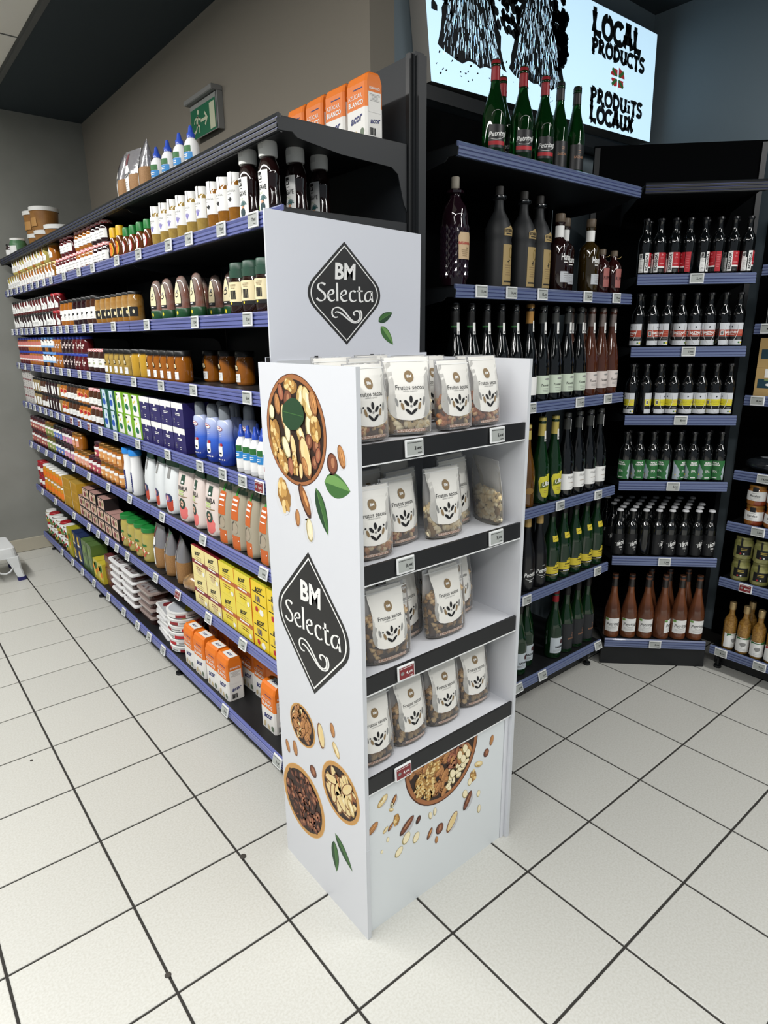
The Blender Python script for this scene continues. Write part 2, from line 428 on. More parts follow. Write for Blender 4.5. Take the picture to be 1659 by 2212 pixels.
shelving('wine_shelving', 'black wine shelving with blue price rails beside the white display stand', (.885, .58, 0), 0,
         [0, 1.085], .44, ZW, 2.47, m_railw, [.02, 1.06], .15)
shelving('preserve_shelving', 'black shelving with jars and dressings at the far end of the wine corner', (2.36, .225, 0), -PI/2,
         [0, 1.0, 2.0], .40, ZR, 2.47, m_railw, [.02, 1.0, 2.0], .13)
obj('filler_panel', MB().box(-.16, -.002, .404, .416, .02, 2.47, m_backp).mesh('filler_panel'), [o for o in COL.objects if o.name == 'preserve_shelving'][0])
# the 45-degree corner unit: trapezoid shelves between the two straight runs
cu = tag(obj('corner_shelving', None, None, (2.165, .405, 0), -PI/4), 'black corner shelving angled between two runs, holding beer bottles', 'shelving unit')
hw = .243; cd = .395
obj('back_panel', MB().box(-.385, .385, cd+.004, cd+.016, .02, 2.47, m_backp).mesh('back_panel'), cu)
for s_ in (-1, 1): obj('upright', MB().box(s_*.372-.012, s_*.372+.012, cd-.006, cd+.004, 0, 2.46, m_blk).mesh('upright'), cu)
for k, z in enumerate([2.23]+ZC):
    sh = MB(); w0 = hw-.006; w1 = hw-.006+(0 if k == 0 else 0)
    sh.box(-w0, w0, .017, cd, z-.03, z-.006, m_deck); sh.box(-w0, w0, .0105, .0165, z-.045, z-.002, m_blk)
    so = obj('shelf', sh.mesh('shelf'), cu)
    obj('price_rail' if k else 'front_edge', shift(rail_mesh((-hw, 0), (hw, 0), m_railw if k else m_blk), z).mesh('price_rail'), so)
    if k < 6:
        for s_ in (-1, 1):
            bm = MB(); P = [(.015, -.006), (cd, -.004), (cd, -.13), (cd-.05, -.07), (.05, -.03)]; x0 = s_*(hw-.001)
            bm.add([(x0, y, q+z) for y, q in P], [tuple(range(5))], m_blk2); bm.add([(x0-s_*.003, y, q+z) for y, q in P], [tuple(range(5))[::-1]], m_blk2)
            obj('bracket', bm.mesh('bracket'), cu)
    else: obj('kick_plate', MB().box(-hw-.01, hw+.01, .02, .035, .002, z-.03, m_blk).mesh('kick_plate'), cu)

# ---------------------------------------------------------------- price tags
m_tagw = M('tag_plastic', '#E4E6E6', .35); m_scr = M('tag_screen', '#A9ADA9', .3); m_scr_r = M('tag_screen_red', '#7E2A2E', .35)
TAGK = {}
def price_tag(price, red=False):
    k = (price, red)
    if k in TAGK: return TAGK[k]
    fr = MB(); w, h2 = .029, .0205
    fr.prism(rrect(2*w, .006, .002, 1, 0, -.004), -h2, h2, m_tagw, .001)
    sc = MB(); f = flat(-.0076); g = flat(-.0081)
    sc.poly([(-w+.004, -h2+.005), (w-.004, -h2+.005), (w-.004, h2-.004), (-w+.004, h2-.004)], m_scr_r if red else m_scr, f)
    ink = WHITE if red else INK
    for q in range(13): sc.poly([(-.024+q*.0035, .0125), (-.0215+q*.0035, .0125), (-.0215+q*.0035, .0142), (-.024+q*.0035, .0142)], ink, g)
    a, b = price.split(',')
    sc.text(a+',', .006, -.001, .0125, ink, g, bold=.02, align='R'); sc.text(b+'\u20ac', .0062, -.0017, .0085, ink, g, bold=.02, align='L')
    for q in range(6): sc.poly([(.008+q*.0021, -.0125), (.0096+q*.0021, -.0125), (.0096+q*.0021, -.0108), (.008+q*.0021, -.0108)], ink, g)
    if red: sc.ell(-.015, 0, .006, .005, GREY, g, 10)
    TAGK[k] = K('price_tag', 'price tag', fr, [('screen', sc)])
    return TAGK[k]
LEV = dict(B='top rail', C='second rail', D='third rail', E='fourth rail', F='fifth rail', G='sixth rail', H='floor-level rail')
PR = ['7,45', '7,25', '7,40', '7,35', '7,20', '3,95', '3,15', '2,75', '4,35', '2,85', '1,99', '3,60', '5,20']
TAGS = {'B': [4.347, 4.214, 4.04, 3.89, 3.748, 3.574, 3.423, 3.258, 3.092, 2.811, 2.528, 2.294, 1.945, 1.679, 1.37, 1.191, 0.948, 0.745],
'C': [4.407, 4.257, 4.084, 3.921, 3.78, 3.62, 3.469, 3.314, 3.169, 3.032, 2.892, 2.725, 2.569, 2.439, 2.093, 1.67, 1.201, 0.816],
'D': [4.367, 4.159, 3.922, 3.625, 3.476, 3.346, 3.158, 2.982, 2.764, 2.59, 2.271, 1.903, 1.581, 1.265, 0.853],
'E': [4.326, 4.185, 4.051, 3.88, 3.719, 3.567, 3.411, 3.264, 3.073, 2.905, 2.713, 2.511, 2.261, 1.943, 1.588, 1.268, 1.076, 0.926, 0.809],
'F': [4.373, 4.143, 3.901, 3.664, 3.4, 3.191, 2.863, 2.501, 2.162, 1.733, 1.305, 0.822],
'G': [4.239, 3.845, 3.359, 3.024, 2.834, 2.666, 2.494, 2.318, 1.912, 1.64, 1.321, 1.022],
'H': [3.886, 3.597, 3.355, 3.093, 2.799, 2.519, 2.291, 2.116, 1.924, 1.236, 0.81]}
REDS = {('E', 0.809), ('E', 3.073), ('E', 2.905), ('E', 2.713), ('G', 1.64)}
NEARP = {('B', .745): '7,45', ('B', .948): '7,25', ('C', .816): '7,65', ('C', 1.201): '7,35', ('D', .853): '4,95', ('D', 1.265): '3,15', ('E', .926): '2,85', ('E', 1.076): '4,35', ('E', 1.268): '4,05', ('E', .809): '1,99', ('F', .822): '1,99'}
for lv, ys in TAGS.items():
    ys = sorted(ys)
    for i, y in enumerate(ys):
        red = (lv, y) in REDS; p = NEARP.get((lv, y), PR[(i*5+ord(lv)) % len(PR)])
        loc, rz = LG(y, -.001, ZL[lv]-.0215)
        price_tag(p, red).put(loc, rz, f"{'red' if red else 'white'} price tag on the lavender {LEV[lv]}, {ORD[i]} from the white stand", 'price tags on the long shelving', tilt=(-.04 if lv < 'F' else -.25, 0))
WN = ['bottle-neck rail', 'spirits rail', 'wine rail', 'white-wine rail', 'cider rail', 'lowest rail']
for k, xs, ps in ((1, [1.005, 1.162, 1.339, 1.63, 1.838], ['11,75', '14,95', '15,65', '20,75', '19,95']), (2, [.97, 1.307, 1.628, 1.835], ['8,95', '9,75', '11,45', '12,65']), (3, [1.2, 1.536, 1.821], ['6,75', '6,95', '8,45']),
                  (4, [1.342, 1.87], ['5,90', '3,95']), (5, [1.317, 1.487, 1.932], ['2,65', '3,65', '3,65'])):
    for i, (x, p) in enumerate(zip(xs, ps)):
        loc, rz = WG(x, -.001, ZW[k]-.0215)
        price_tag(p).put(loc, rz, f"white price tag on the blue {WN[k]} of the wine shelving, {ORD[i]} from the stand", 'price tags on the wine shelving', tilt=(-.03 if k < 5 else -.3, 0))
for k, p, nm in ((0, '2,75', 'red-labelled beers'), (1, '1,95', 'red-banded beers'), (2, '8,95', 'yellow-banded beers'), (3, '2,75', 'green-labelled beers'), (4, '1,95', 'plain black beers'), (5, '3,95', 'amber cider bottles')):
    loc, rz = CG(0, -.001, ZC[k]-.0215)
    price_tag(p).put(loc, rz, f'white price tag on the rail under the {nm}', 'price tags on the corner shelving')
for z, y, p, red, nm in ((1.66, .165, '4,95', 0, 'black box'), (1.355, .165, '8,99', 0, 'kraft packets'), (1.015, .092, '14,95', 0, 'black bag'), (.77, .083, '7,80', 0, 'cod jars'), (.49, .099, '6,95', 1, 'green vegetable jars'), (.13, .165, '4,95', 0, 'first dressing bottle'), (.13, -.011, '4,35', 0, 'last dressing bottle')):
    loc, rz = RG(y, -.001, z-.0215)
    price_tag(p, red).put(loc, rz, f"{'red' if red else 'white'} price tag on the rail under the {nm}", 'price tags on the preserves shelving')
# ================================================================ the white cardboard display stand
m_card = M('white_card', '#D6D8DD', .45, bump=(120, .015)); m_edge = M('card_edge', '#C9CCD0', .7); m_strip = M('black_strip', '#1C1D1F', .45)
m_dia = M('logo_black', '#232323', .5)
STX0, STX1, STY0, STY1, STH = .135, .735, .135, .565, 1.564
stand = tag(obj('display_stand', None, None, (.435, .35, 0)), 'tall white cardboard display stand with nut pictures, holding bags of nuts', 'display stand')
def sloc(me, name, par=stand): return obj(name, me, par, (-.435, -.35, 0) if par is stand else (0, 0, 0))
# nut artwork -----------------------------------------------------------------
NC = {k: M('print_'+k, v, .55) for k, v in dict(wal='#C79A55', wald='#9A7038', wall='#E6CB8E', alm='#B98250', almd='#80522F', alml='#D79A5E', cash='#E6D09A', cashd='#B7985A', cashl='#F4E8C2', pis='#EADFBE', pisd='#A69766',
      haz='#7E4A34', hazd='#43241A', hazl='#B07A58', bra='#8E5A33', pean='#A5644A', leaf='#3F6B36', leafd='#24452A', leafl='#6E9A55', bowl='#7A4527', bowld='#4E2815', bowli='#2C1B12', bowlr='#A2683F', wood='#C79554', woodl='#E0B87B', shad='#BFC0C3', shad2='#D3D4D7').items()}
def nut(mb, kind, x, z, s, a, fn, seed=0, dy=0):
    "flat printed nut: rim, body and light patch layered 0.1 mm apart"
    f0, f1, f2 = (lambda p, q, k=k: (lambda v: v)(fn(p, q, dy+k)) for k in (0, .00012, .00024))
    if kind == 'wal':
        mb.ell(x, z, s*.62, s*1.0, NC['wald'], f0, 12, a, .3, seed)
        r = random.Random(seed)
        for i in range(15):
            t = r.uniform(-.8, .8); u = r.uniform(-.35, .35); px = x+s*(u*math.cos(a)-t*math.sin(a)); pz = z+s*(u*math.sin(a)+t*math.cos(a))
            mb.ell(px, pz, s*.17, s*.24, NC['wal' if i % 2 else 'wall'], (lambda p, q, k=i: fn(p, q, dy+.0001+.00001*k)), 8, a+r.uniform(-.6, .6), .3, seed+i)
        return
    c = {'alm': ('almd', 'alm', 'alml', .5), 'cash': ('cashd', 'cash', 'cashl', .5), 'pis': ('pisd', 'pis', 'cashl', .5), 'haz': ('hazd', 'haz', 'hazl', .85), 'bra': ('almd', 'cash', 'wall', .42),
         'bran': ('hazd', 'bra', 'alml', .38), 'pean': ('hazd', 'pean', 'hazl', .55), 'white': ('pisd', 'cashl', 'cashl', .7), 'rai': ('bowli', 'hazd', 'haz', .6), 'pec': ('hazd', 'haz', 'hazl', .36)}[kind]
    mb.ell(x, z, s*c[3], s, NC[c[0]], f0, 14, a, .05, seed); ca, sa = math.cos(a), math.sin(a)
    mb.ell(x+s*.05, z+s*.05, s*c[3]*.84, s*.88, NC[c[1]], f1, 12, a, .05, seed)
    mb.ell(x+s*.12*ca, z+s*.12, s*c[3]*.34, s*.5, NC[c[2]], f2, 10, a, .1, seed)
    if kind == 'cash': mb.ell(x-s*.3*ca, z-s*.3*sa, s*.16, s*.35, NC['cashd'], f2, 8, a)
    if kind in ('alm', 'pec'):
        for q in (-.2, .1): mb.ell(x+q*s*ca, z+q*s*sa, s*.03, s*.6, NC[c[0]], f2, 6, a)
def leaf(mb, p0, p1, w, fn, dark=False):
    (x0, z0), (x1, z1) = p0, p1; dx, dz = x1-x0, z1-z0; l = math.hypot(dx, dz); nx, nz = -dz/l, dx/l
    A = []; B = []
    for i in range(11):
        t = i/10; k = w*math.sin(PI*t**.8)**.8; A.append((x0+dx*t+nx*k, z0+dz*t+nz*k)); B.append((x0+dx*t-nx*k, z0+dz*t-nz*k))
    f0 = lambda p, q: fn(p, q, .0001); f1 = lambda p, q: fn(p, q, .0002)
    mb.poly(A+B[::-1], NC['leafd' if dark else 'leaf'], f0)
    mid = [((a[0]+b[0])/2, (a[1]+b[1])/2) for a, b in zip(A, B)]
    mb.poly([((a[0]*.8+m_[0]*.2), (a[1]*.8+m_[1]*.2)) for a, m_ in zip(A, mid)]+mid[::-1], NC['leaf' if dark else 'leafl'], f1)
    mb.stroke(mid, l*.012, NC['leafl'], lambda p, q: fn(p, q, .0003))
def bowl(mb, cx, cz, r, fn, rim, inner, nuts, seed, rimw=.09, clip=None):
    f = lambda k: (lambda p, q: fn(p, q, k))
    mb.ell(cx, cz, r, r, NC[rim[0]], f(.0001), 40); mb.ell(cx, cz, r*.985, r*.985, NC[rim[1]], f(.0002), 40)
    mb.ell(cx, cz-r*.01, r*(1-rimw), r*(1-rimw), NC[inner], f(.0003), 40)
    rn = random.Random(seed); k = 0
    for (kind, n, s) in nuts:
        for i in range(n):
            for _ in range(40):
                a = rn.uniform(0, 2*PI); q = r*(1-rimw-.04)*math.sqrt(rn.random())
                x, z = cx+q*math.cos(a), cz+q*math.sin(a)
                if q+s*.75 < r*(1-rimw): break
            nut(mb, kind, x, z, s, rn.uniform(0, PI), fn, seed*50+k, .0004+.00035*(k % 6)); k += 1
# logo --------------------------------------------------------------------------
def sel_word(mb, cx, cz, w, mat, fn):
    "the word Selecta drawn with a broad pen; w is its width"
    u = w/5.35
    G = [[bez((.78, 1.28), (.62, 1.5), (.12, 1.46), (.14, 1.1), (.16, .82), (.78, .72), (.76, .34), (.74, -.08), (.16, -.1), (.0, .2))],
         [bez((1.0, .48), (1.25, .5), (1.62, .56), (1.5, .82), (1.36, 1.02), (1.0, .8), (1.02, .42), (1.04, .0), (1.4, -.1), (1.62, .12))],
         [bez((1.86, 1.5), (1.88, 1.0), (1.86, .4), (1.86, 0))],
         [bez((2.18, .48), (2.43, .5), (2.8, .56), (2.68, .82), (2.54, 1.02), (2.18, .8), (2.2, .42), (2.22, .0), (2.58, -.1), (2.8, .12))],
         [bez((3.6, .78), (3.4, 1.0), (3.04, .86), (3.04, .42), (3.05, -.02), (3.42, -.1), (3.66, .14))],
         [bez((3.98, 1.28), (3.98, .9), (3.96, .3), (4.0, .14), (4.06, -.04), (4.24, -.02), (4.34, .08)), bez((3.74, .88), (3.95, .9), (4.1, .9), (4.32, .9))],
         [bez((5.2, .86), (4.9, .98), (4.54, .8), (4.52, .38), (4.5, -.02), (4.98, -.14), (5.16, .5)), bez((5.2, .9), (5.18, .6), (5.18, .3), (5.26, 0))]]
    for g in G:
        for p in g: mb.stroke([(cx+(x-2.65)*u, cz+(y-.55)*u*.88) for x, y in p], .155*u*1.25, mat, fn, nib=(.35, .32))
def logo(mb, cx, cz, rx, rz, fn):
    def dia(k):
        V = rx*k*1.18; mix = lambda p, q, t: (p[0]+(q[0]-p[0])*t, p[1]+(q[1]-p[1])*t); P = []
        for s_ in (1, -1):
            st, e, o = (0, s_*rz*k), (s_*V, 0), (0, -s_*rz*k); a, c = mix(st, e, .72), mix(o, e, .72)
            P.append(st); P += bez(a, mix(a, e, .6), mix(c, e, .6), c, n=8)
        P.append(P[0])
        return [(cx+x, cz+z) for x, z in P[:-1]]
    f = lambda k: (lambda p, q: fn(p, q, k))
    mb.poly(dia(1), m_dia, f(.0002)); mb.poly(dia(.93), WHITE, f(.0003)); mb.poly(dia(.90), m_dia, f(.0004))
    mb.text('BM', cx, cz+rz*.42, rx*.46, WHITE, f(.0006), bold=.035, sx=.95, shear=.06)
    sel_word(mb, cx, cz-rz*.01, rx*1.56, WHITE, f(.0006))
    u = rx*.42
    for p in (bez((-.55, -.12), (-1.0, -.3), (-1.1, .42), (-.5, .36), (-.05, .3), (.25, -.4), (.62, -.36), (1.05, -.3), (1.0, .2), (.72, .2), (.5, .2), (.4, .02), (.6, -.02)),
              bez((-.72, .1), (-.45, .3), (.1, -.3), (.45, -.4), (.8, -.5), (1.1, -.25), (1.05, .05), (1.02, .2), (.95, .22), (.9, .2))):
        mb.stroke([(cx+x*u, cz-rz*.40+z*u) for x, z in p], u*.1, WHITE, f(.0006), nib=(.3, .5))
# panels -------------------------------------------------------------------------
fx = lambda p, q, k=0: (STX0-.0003-k, p, q)          # artwork on the side panel, p = y
def fside(p, q, k=0): return (STX0-.0003-k, STY1+STY0-p, q)
sp = MB().box(STX0, STX0+.012, STY0, STY1, 0, STH, m_card, {'-y': m_edge, '+z': m_edge}); art = MB()
sp.box(STX0+.001, STX0+.012, STY0-.0006, STY0, .004, .30, m_edge); sp.box(STX0-.0004, STX0+.0005, STY0-.001, STY0+.004, .302, .306, m_card)
# p is measured along y reversed, so that +p runs towards the front edge
Pm = lambda y: STY0+STY1-y
bowl(art, Pm(.395), 1.40, .141, fside, ('bowld', 'bowlr'), 'bowli', [], 1, .085)
NUTS1 = [('wal', .408, 1.51, .032, 1.4), ('haz', .422, 1.475, .026, 0), ('pean', .455, 1.492, .024, .2), ('alm', .474, 1.462, .028, .15), ('cash', .361, 1.484, .034, -.3), ('cash', .33, 1.475, .04, .35), ('alm', .304, 1.475, .032, .3), ('white', .502, 1.439, .02, 0), ('bra', .445, 1.43, .034, .2),
         ('pis', .43, 1.393, .028, .1), ('cash', .367, 1.392, .03, .6), ('pis', .439, 1.352, .032, .5), ('wal', .492, 1.382, .042, .1), ('wal', .457, 1.313, .038, .7), ('bra', .348, 1.338, .055, .3), ('alm', .351, 1.315, .026, .35), ('haz', .3, 1.374, .024, 0), ('pean', .293, 1.35, .022, -.2), ('pis', .325, 1.42, .036, 0), ('bra', .405, 1.36, .03, .2),
         ('wal', .30, 1.415, .035, .2), ('cash', .40, 1.325, .024, 0), ('wal', .398, 1.31, .026, .1), ('pean', .42, 1.305, .026, .1), ('haz', .31, 1.33, .018, 0), ('haz', .385, 1.42, .02, 0), ('wal', .34, 1.365, .02, 0), ('bra', .373, 1.30, .022, 0), ('haz', .33, 1.38, .02, 0), ('wal', .495, 1.345, .028, .2)]
for i, (k, y, z, s, a) in enumerate(NUTS1): nut(art, k, Pm(y), z, s, a, fside, i, .0005+.0003*(i % 8))
art.ell(Pm(.397), 1.442, .053, .04, NC['leafd'], lambda p, q: fside(p, q, .0031), 18, .2, .08, 3); art.stroke([(Pm(.445), 1.445), (Pm(.35), 1.44)], .002, NC['leaf'], lambda p, q: fside(p, q, .0032))
for i, (k, y, z, s, a) in enumerate([('haz', .234, 1.339, .026, 0), ('alm', .196, 1.361, .028, .3), ('wal', .464, 1.22, .05, .15), ('bran', .363, 1.224, .048, .5), ('alm', .402, 1.171, .024, 0), ('pis', .345, 1.151, .032, .1)]):
    art.ell(Pm(y)-s*.15, z-s*.1, s*.8, s*1.02, NC['shad2'], lambda p, q: fside(p, q, .0001), 16, a); nut(art, k, Pm(y), z, s, a, fside, 40+i, .0003)
leaf(art, (Pm(.27), 1.29), (Pm(.165), 1.285), .03, fside); leaf(art, (Pm(.309), 1.268), (Pm(.262), 1.156), .021, fside, True)
logo(art, Pm(.358), .880, .174, .208, fside)
bowl(art, Pm(.432), .534, .068, fside, ('woodl', 'wood'), 'bowli', [('alm', 34, .021), ('bra', 6, .02)], 5, .1)
bowl(art, Pm(.448), .264, .116, fside, ('woodl', 'wood'), 'bowli', [('rai', 70, .02), ('haz', 46, .015), ('pean', 20, .015)], 6, .13)
bowl(art, Pm(.248), .417, .09, fside, ('woodl', 'wood'), 'bowli', [('bran', 8, .03), ('bra', 24, .034), ('cash', 6, .026)], 7, .14)
for i, (k, y, z, s, a) in enumerate([('alm', .525, .414, .022, .3), ('alm', .481, .43, .026, .1), ('bra', .334, .551, .04, .15), ('alm', .275, .6, .022, .2), ('cash', .261, .545, .024, .6), ('haz', .384, .405, .02, .3)]):
    art.ell(Pm(y)-s*.15, z-s*.1, s*.7, s*1.0, NC['shad2'], lambda p, q: fside(p, q, .0001), 16, a); nut(art, k, Pm(y), z, s, a, fside, 60+i, .0003)
leaf(art, (Pm(.288), .228), (Pm(.28), .125), .018, fside, True); leaf(art, (Pm(.281), .259), (Pm(.201), .226-.04), .016, fside, True)
side = sloc(sp.mesh('side_panel'), 'side_panel'); obj('printed_picture', art.mesh('printed_picture'), side)
sp2 = MB().box(STX1-.012, STX1, STY0, STY1, 0, STH, m_card, {'-y': m_edge}); sp2.box(STX1-.03, STX1-.0125, STY0+.012, STY0+.022, 0, .46, m_card)
sloc(sp2.mesh('side_panel'), 'side_panel')
sloc(MB().box(STX0+.012, STX1-.012, STY1-.006, STY1, 0, STH-.004, m_card).mesh('back_panel'), 'back_panel')
# header card
hd = MB(); hy = .543
m_head = M('header_card_grey', '#D6D9E1', .5, bump=(120, .015)); hd.box(.148, .722, hy, hy+.006, STH-.03, STH+.012, m_head); hd.box(.162, .692, hy, hy+.006, STH+.012, 1.938, m_head, {'-x': m_edge, '+z': m_edge})
hd.box(.18, .30, hy-.004, hy-.001, STH-.06, STH+.002, m_edge); hd.box(.50, .70, hy-.004, hy-.001, STH-.06, STH+.004, m_edge)
hd.v = [(x+(.03*(1.57-max(z, 1.57)))*-.35, y, z-(.018*max(0, (x-.16))/.53 if z > 1.8 else 0)) for x, y, z in hd.v]
ho = sloc(hd.mesh('header_card'), 'header_card')
sn = MB()
for x in (.150, .302, .498): sn.box(x-.006, x+.006, hy-.0052, hy-.0042, STH-.002, STH+.012, INK)
obj('slot_notch', sn.mesh('slot_notch'), ho)
ha = MB(); fh = lambda p, q, k=0: (p, hy-.0004-k, q)
logo(ha, .41, 1.741, .1255, .137, fh); leaf(ha, (.527, 1.668), (.581, 1.694), .013, fh, True); leaf(ha, (.536, 1.655), (.583, 1.602), .014, fh)
obj('printed_logo', ha.mesh('printed_logo'), ho)
# shelves with black front strips
SZ = [1.390, 1.100, .806, .512]
for z in SZ:
    so = sloc(MB().box(STX0+.0125, STX1-.0125, STY0+.012, STY1-.007, z-.012, z-.004, m_card).mesh('shelf'), 'shelf')
    fs = MB().box(STX0+.0125, STX1-.0125, STY0+.004, STY0+.0115, z-.044, z+.002, m_strip); fs.box(STX0+.0125, STX1-.0125, STY0+.003, STY0+.011, z-.0475, z-.0445, m_tagw)
    obj('front_strip', fs.mesh('front_strip'), so)
# printed base
fb = lambda p, q, k=0: (p, STY0+.0147-k, q)
bs = MB().box(STX0+.0125, STX1-.031, STY0+.015, STY0+.02, 0, .463, M('base_card', '#D9DEE0', .4)); bo = sloc(bs.mesh('base_panel'), 'base_panel')
ba = MB(); PC, PCZ, PR_ = .432, .458, .148
half = lambda r: [(PC+r*math.cos(PI+PI*i/24), min(.462, PCZ+.004+r*1.14*math.sin(PI+PI*i/24))) for i in range(25)]
fk = lambda k: (lambda p, q: fb(p, q, k))
ba.poly(half(PR_), NC['bowld'], fk(.0001)); ba.poly(half(PR_*.975), NC['bowlr'], fk(.0002)); ba.poly(half(PR_*.90), NC['bowli'], fk(.0003))
rn = random.Random(4)
for i in range(150):
    x = rn.uniform(-.125, .125); z = rn.uniform(-.135, -.004)
    if (x/.128)**2+(z/.142)**2 > .93: continue
    k = 'wal' if x < -.03 and z < -.02 else 'alm' if x < .02 else 'white' if z < -.07 and x > .02 else rn.choice(['alm', 'haz', 'pean'])
    nut(ba, k, PC+x, PCZ+z, {'wal': .022, 'alm': .02, 'white': .012}.get(k, .017), rn.uniform(0, PI), fb, i, .0004+.0003*(i % 6))
for x, z in ((.50, .44), (.522, .452), (.535, .43), (.515, .42), (.47, .39)): nut(ba, 'white', x, z-.02, .016, .3, fb, 5, .0028)
for i, (k, x, z, s, a) in enumerate([('alm', .645, .404, .018, -.2), ('haz', .622, .369, .015, 0), ('cash', .588, .345, .02, 1.2), ('pec', .542, .235, .034, -.5), ('white', .592, .235, .012, 0), ('pis', .597, .175, .016, 0), ('bra', .475, .194, .036, -.6), ('haz', .423, .199, .019, -.3), ('bran', .382, .205, .02, -.5), ('alm', .410, .166, .013, 0),
      ('pec', .292, .285, .034, -.9), ('white', .328, .223, .018, -.4), ('white', .290, .243, .02, -.5), ('white', .262, .212, .018, -.8), ('alm', .170, .345, .022, -.9), ('wal', .253, .325, .02, 0), ('cash', .205, .415, .022, -.9), ('bran', .244, .394, .02, -.5), ('white', .238, .385, .01, 0), ('bran', .232, .315, .014, -.7), ('cash', .214, .315, .012, -.9), ('white', .222, .278, .008, 0),
      ('pis', .384, .268, .014, .2), ('pis', .402, .272, .014, 0), ('rai', .336, .28, .014, -.5), ('white', .20, .25, .006, 0), ('cash', .235, .37, .01, 1), ('white', .55, .30, .014, 0), ('white', .53, .265, .016, .3), ('wal', .565, .315, .022, .2)]):
    ba.ell(x+s*.08, z-s*.14, s*.6, s*.9, NC['shad'], fk(.0001), 14, a); nut(ba, k, x, z, s, a, fb, 80+i, .0003)
obj('printed_picture', ba.mesh('printed_picture'), bo)
for x, z, p, red, nm in ((.303, 1.372, '3,49', 0, 'near end of the topmost black strip'), (.600, 1.372, '5,65', 0, 'far end of the topmost black strip'), (.275, 1.083, '3,49', 0, 'near end of the second black strip'), (.611, 1.083, '3,99', 0, 'far end of the second black strip'), (.276, .788, '4,49', 1, 'third black strip'), (.265, .49, '4,49', 1, 'lowest black strip')):
    price_tag(p, bool(red)).put((x, STY0+.003, z-.002), 0, f"{'red' if red else 'white'} price tag clipped on the {nm} of the stand", 'price tags on the display stand', tilt=(-.06, .0))

# ---------------------------------------------------------------- bags of nuts
m_film = film('clear_film', '#FFFFFF', .05, .06, (22, .5)); m_lab = M('bag_label', '#E9E7E0', .4, bump=(14, .35)); m_dots = M('bag_print', '#9A8F84', .6)
def pouch(w, d, h, zt, n=20):
    "stand-up pouch: oval foot narrowing to a flat sealed top; returns loft rings and its front surface"
    def dep(z):
        t = z/h; return d*(1-.04*(1-t)) * (1 if t < .35 else max(.04, math.cos((t-.35)/.65*PI/2)**.9)) if t < .97 else d*.04
    def wid(z): t = z/h; return w*(.94+.06*min(1, t*3)) 
    def front(x, z, k=0):
        z = min(max(z, 0), h); ww = wid(z)/2; u = min(abs(x)/ww, 1); return (x, -(dep(z)/2)*(1-u**2.4)**.55-k, z)
    rings = []
    for z in [0, .02*h, .1*h, .2*h, .35*h, .5*h, .65*h, .78*h, .88*h, .96*h, h]:
        R = []; ww, dd = wid(z)/2, dep(z)/2; e = .9 if z else .8
        for i in range(n):
            a = 2*PI*i/n; c, s_ = math.cos(a), math.sin(a)
            R.append((ww*e*(abs(c)**.8)*(1 if c > 0 else -1) if z == 0 else ww*(abs(c)**.8)*(1 if c > 0 else -1), dd*(abs(s_)**.8)*(1 if s_ > 0 else -1), z))
        rings.append(R)
    return rings, front
NUTM = {'cashew': ('#FFF1CC', '#F4DCA8'), 'hazel': ('#B26C40', '#F4CE9C'), 'walnut': ('#F2D096', '#C09458'), 'almond': ('#D2945C', '#F6DEB2'), 'mix': ('#F4D49C', '#BE7C4E')}
for k, v in NUTM.items():
    for i, c in enumerate(v): M(f'nut_{k}_{i}', c, .5, bump=(90, .4))
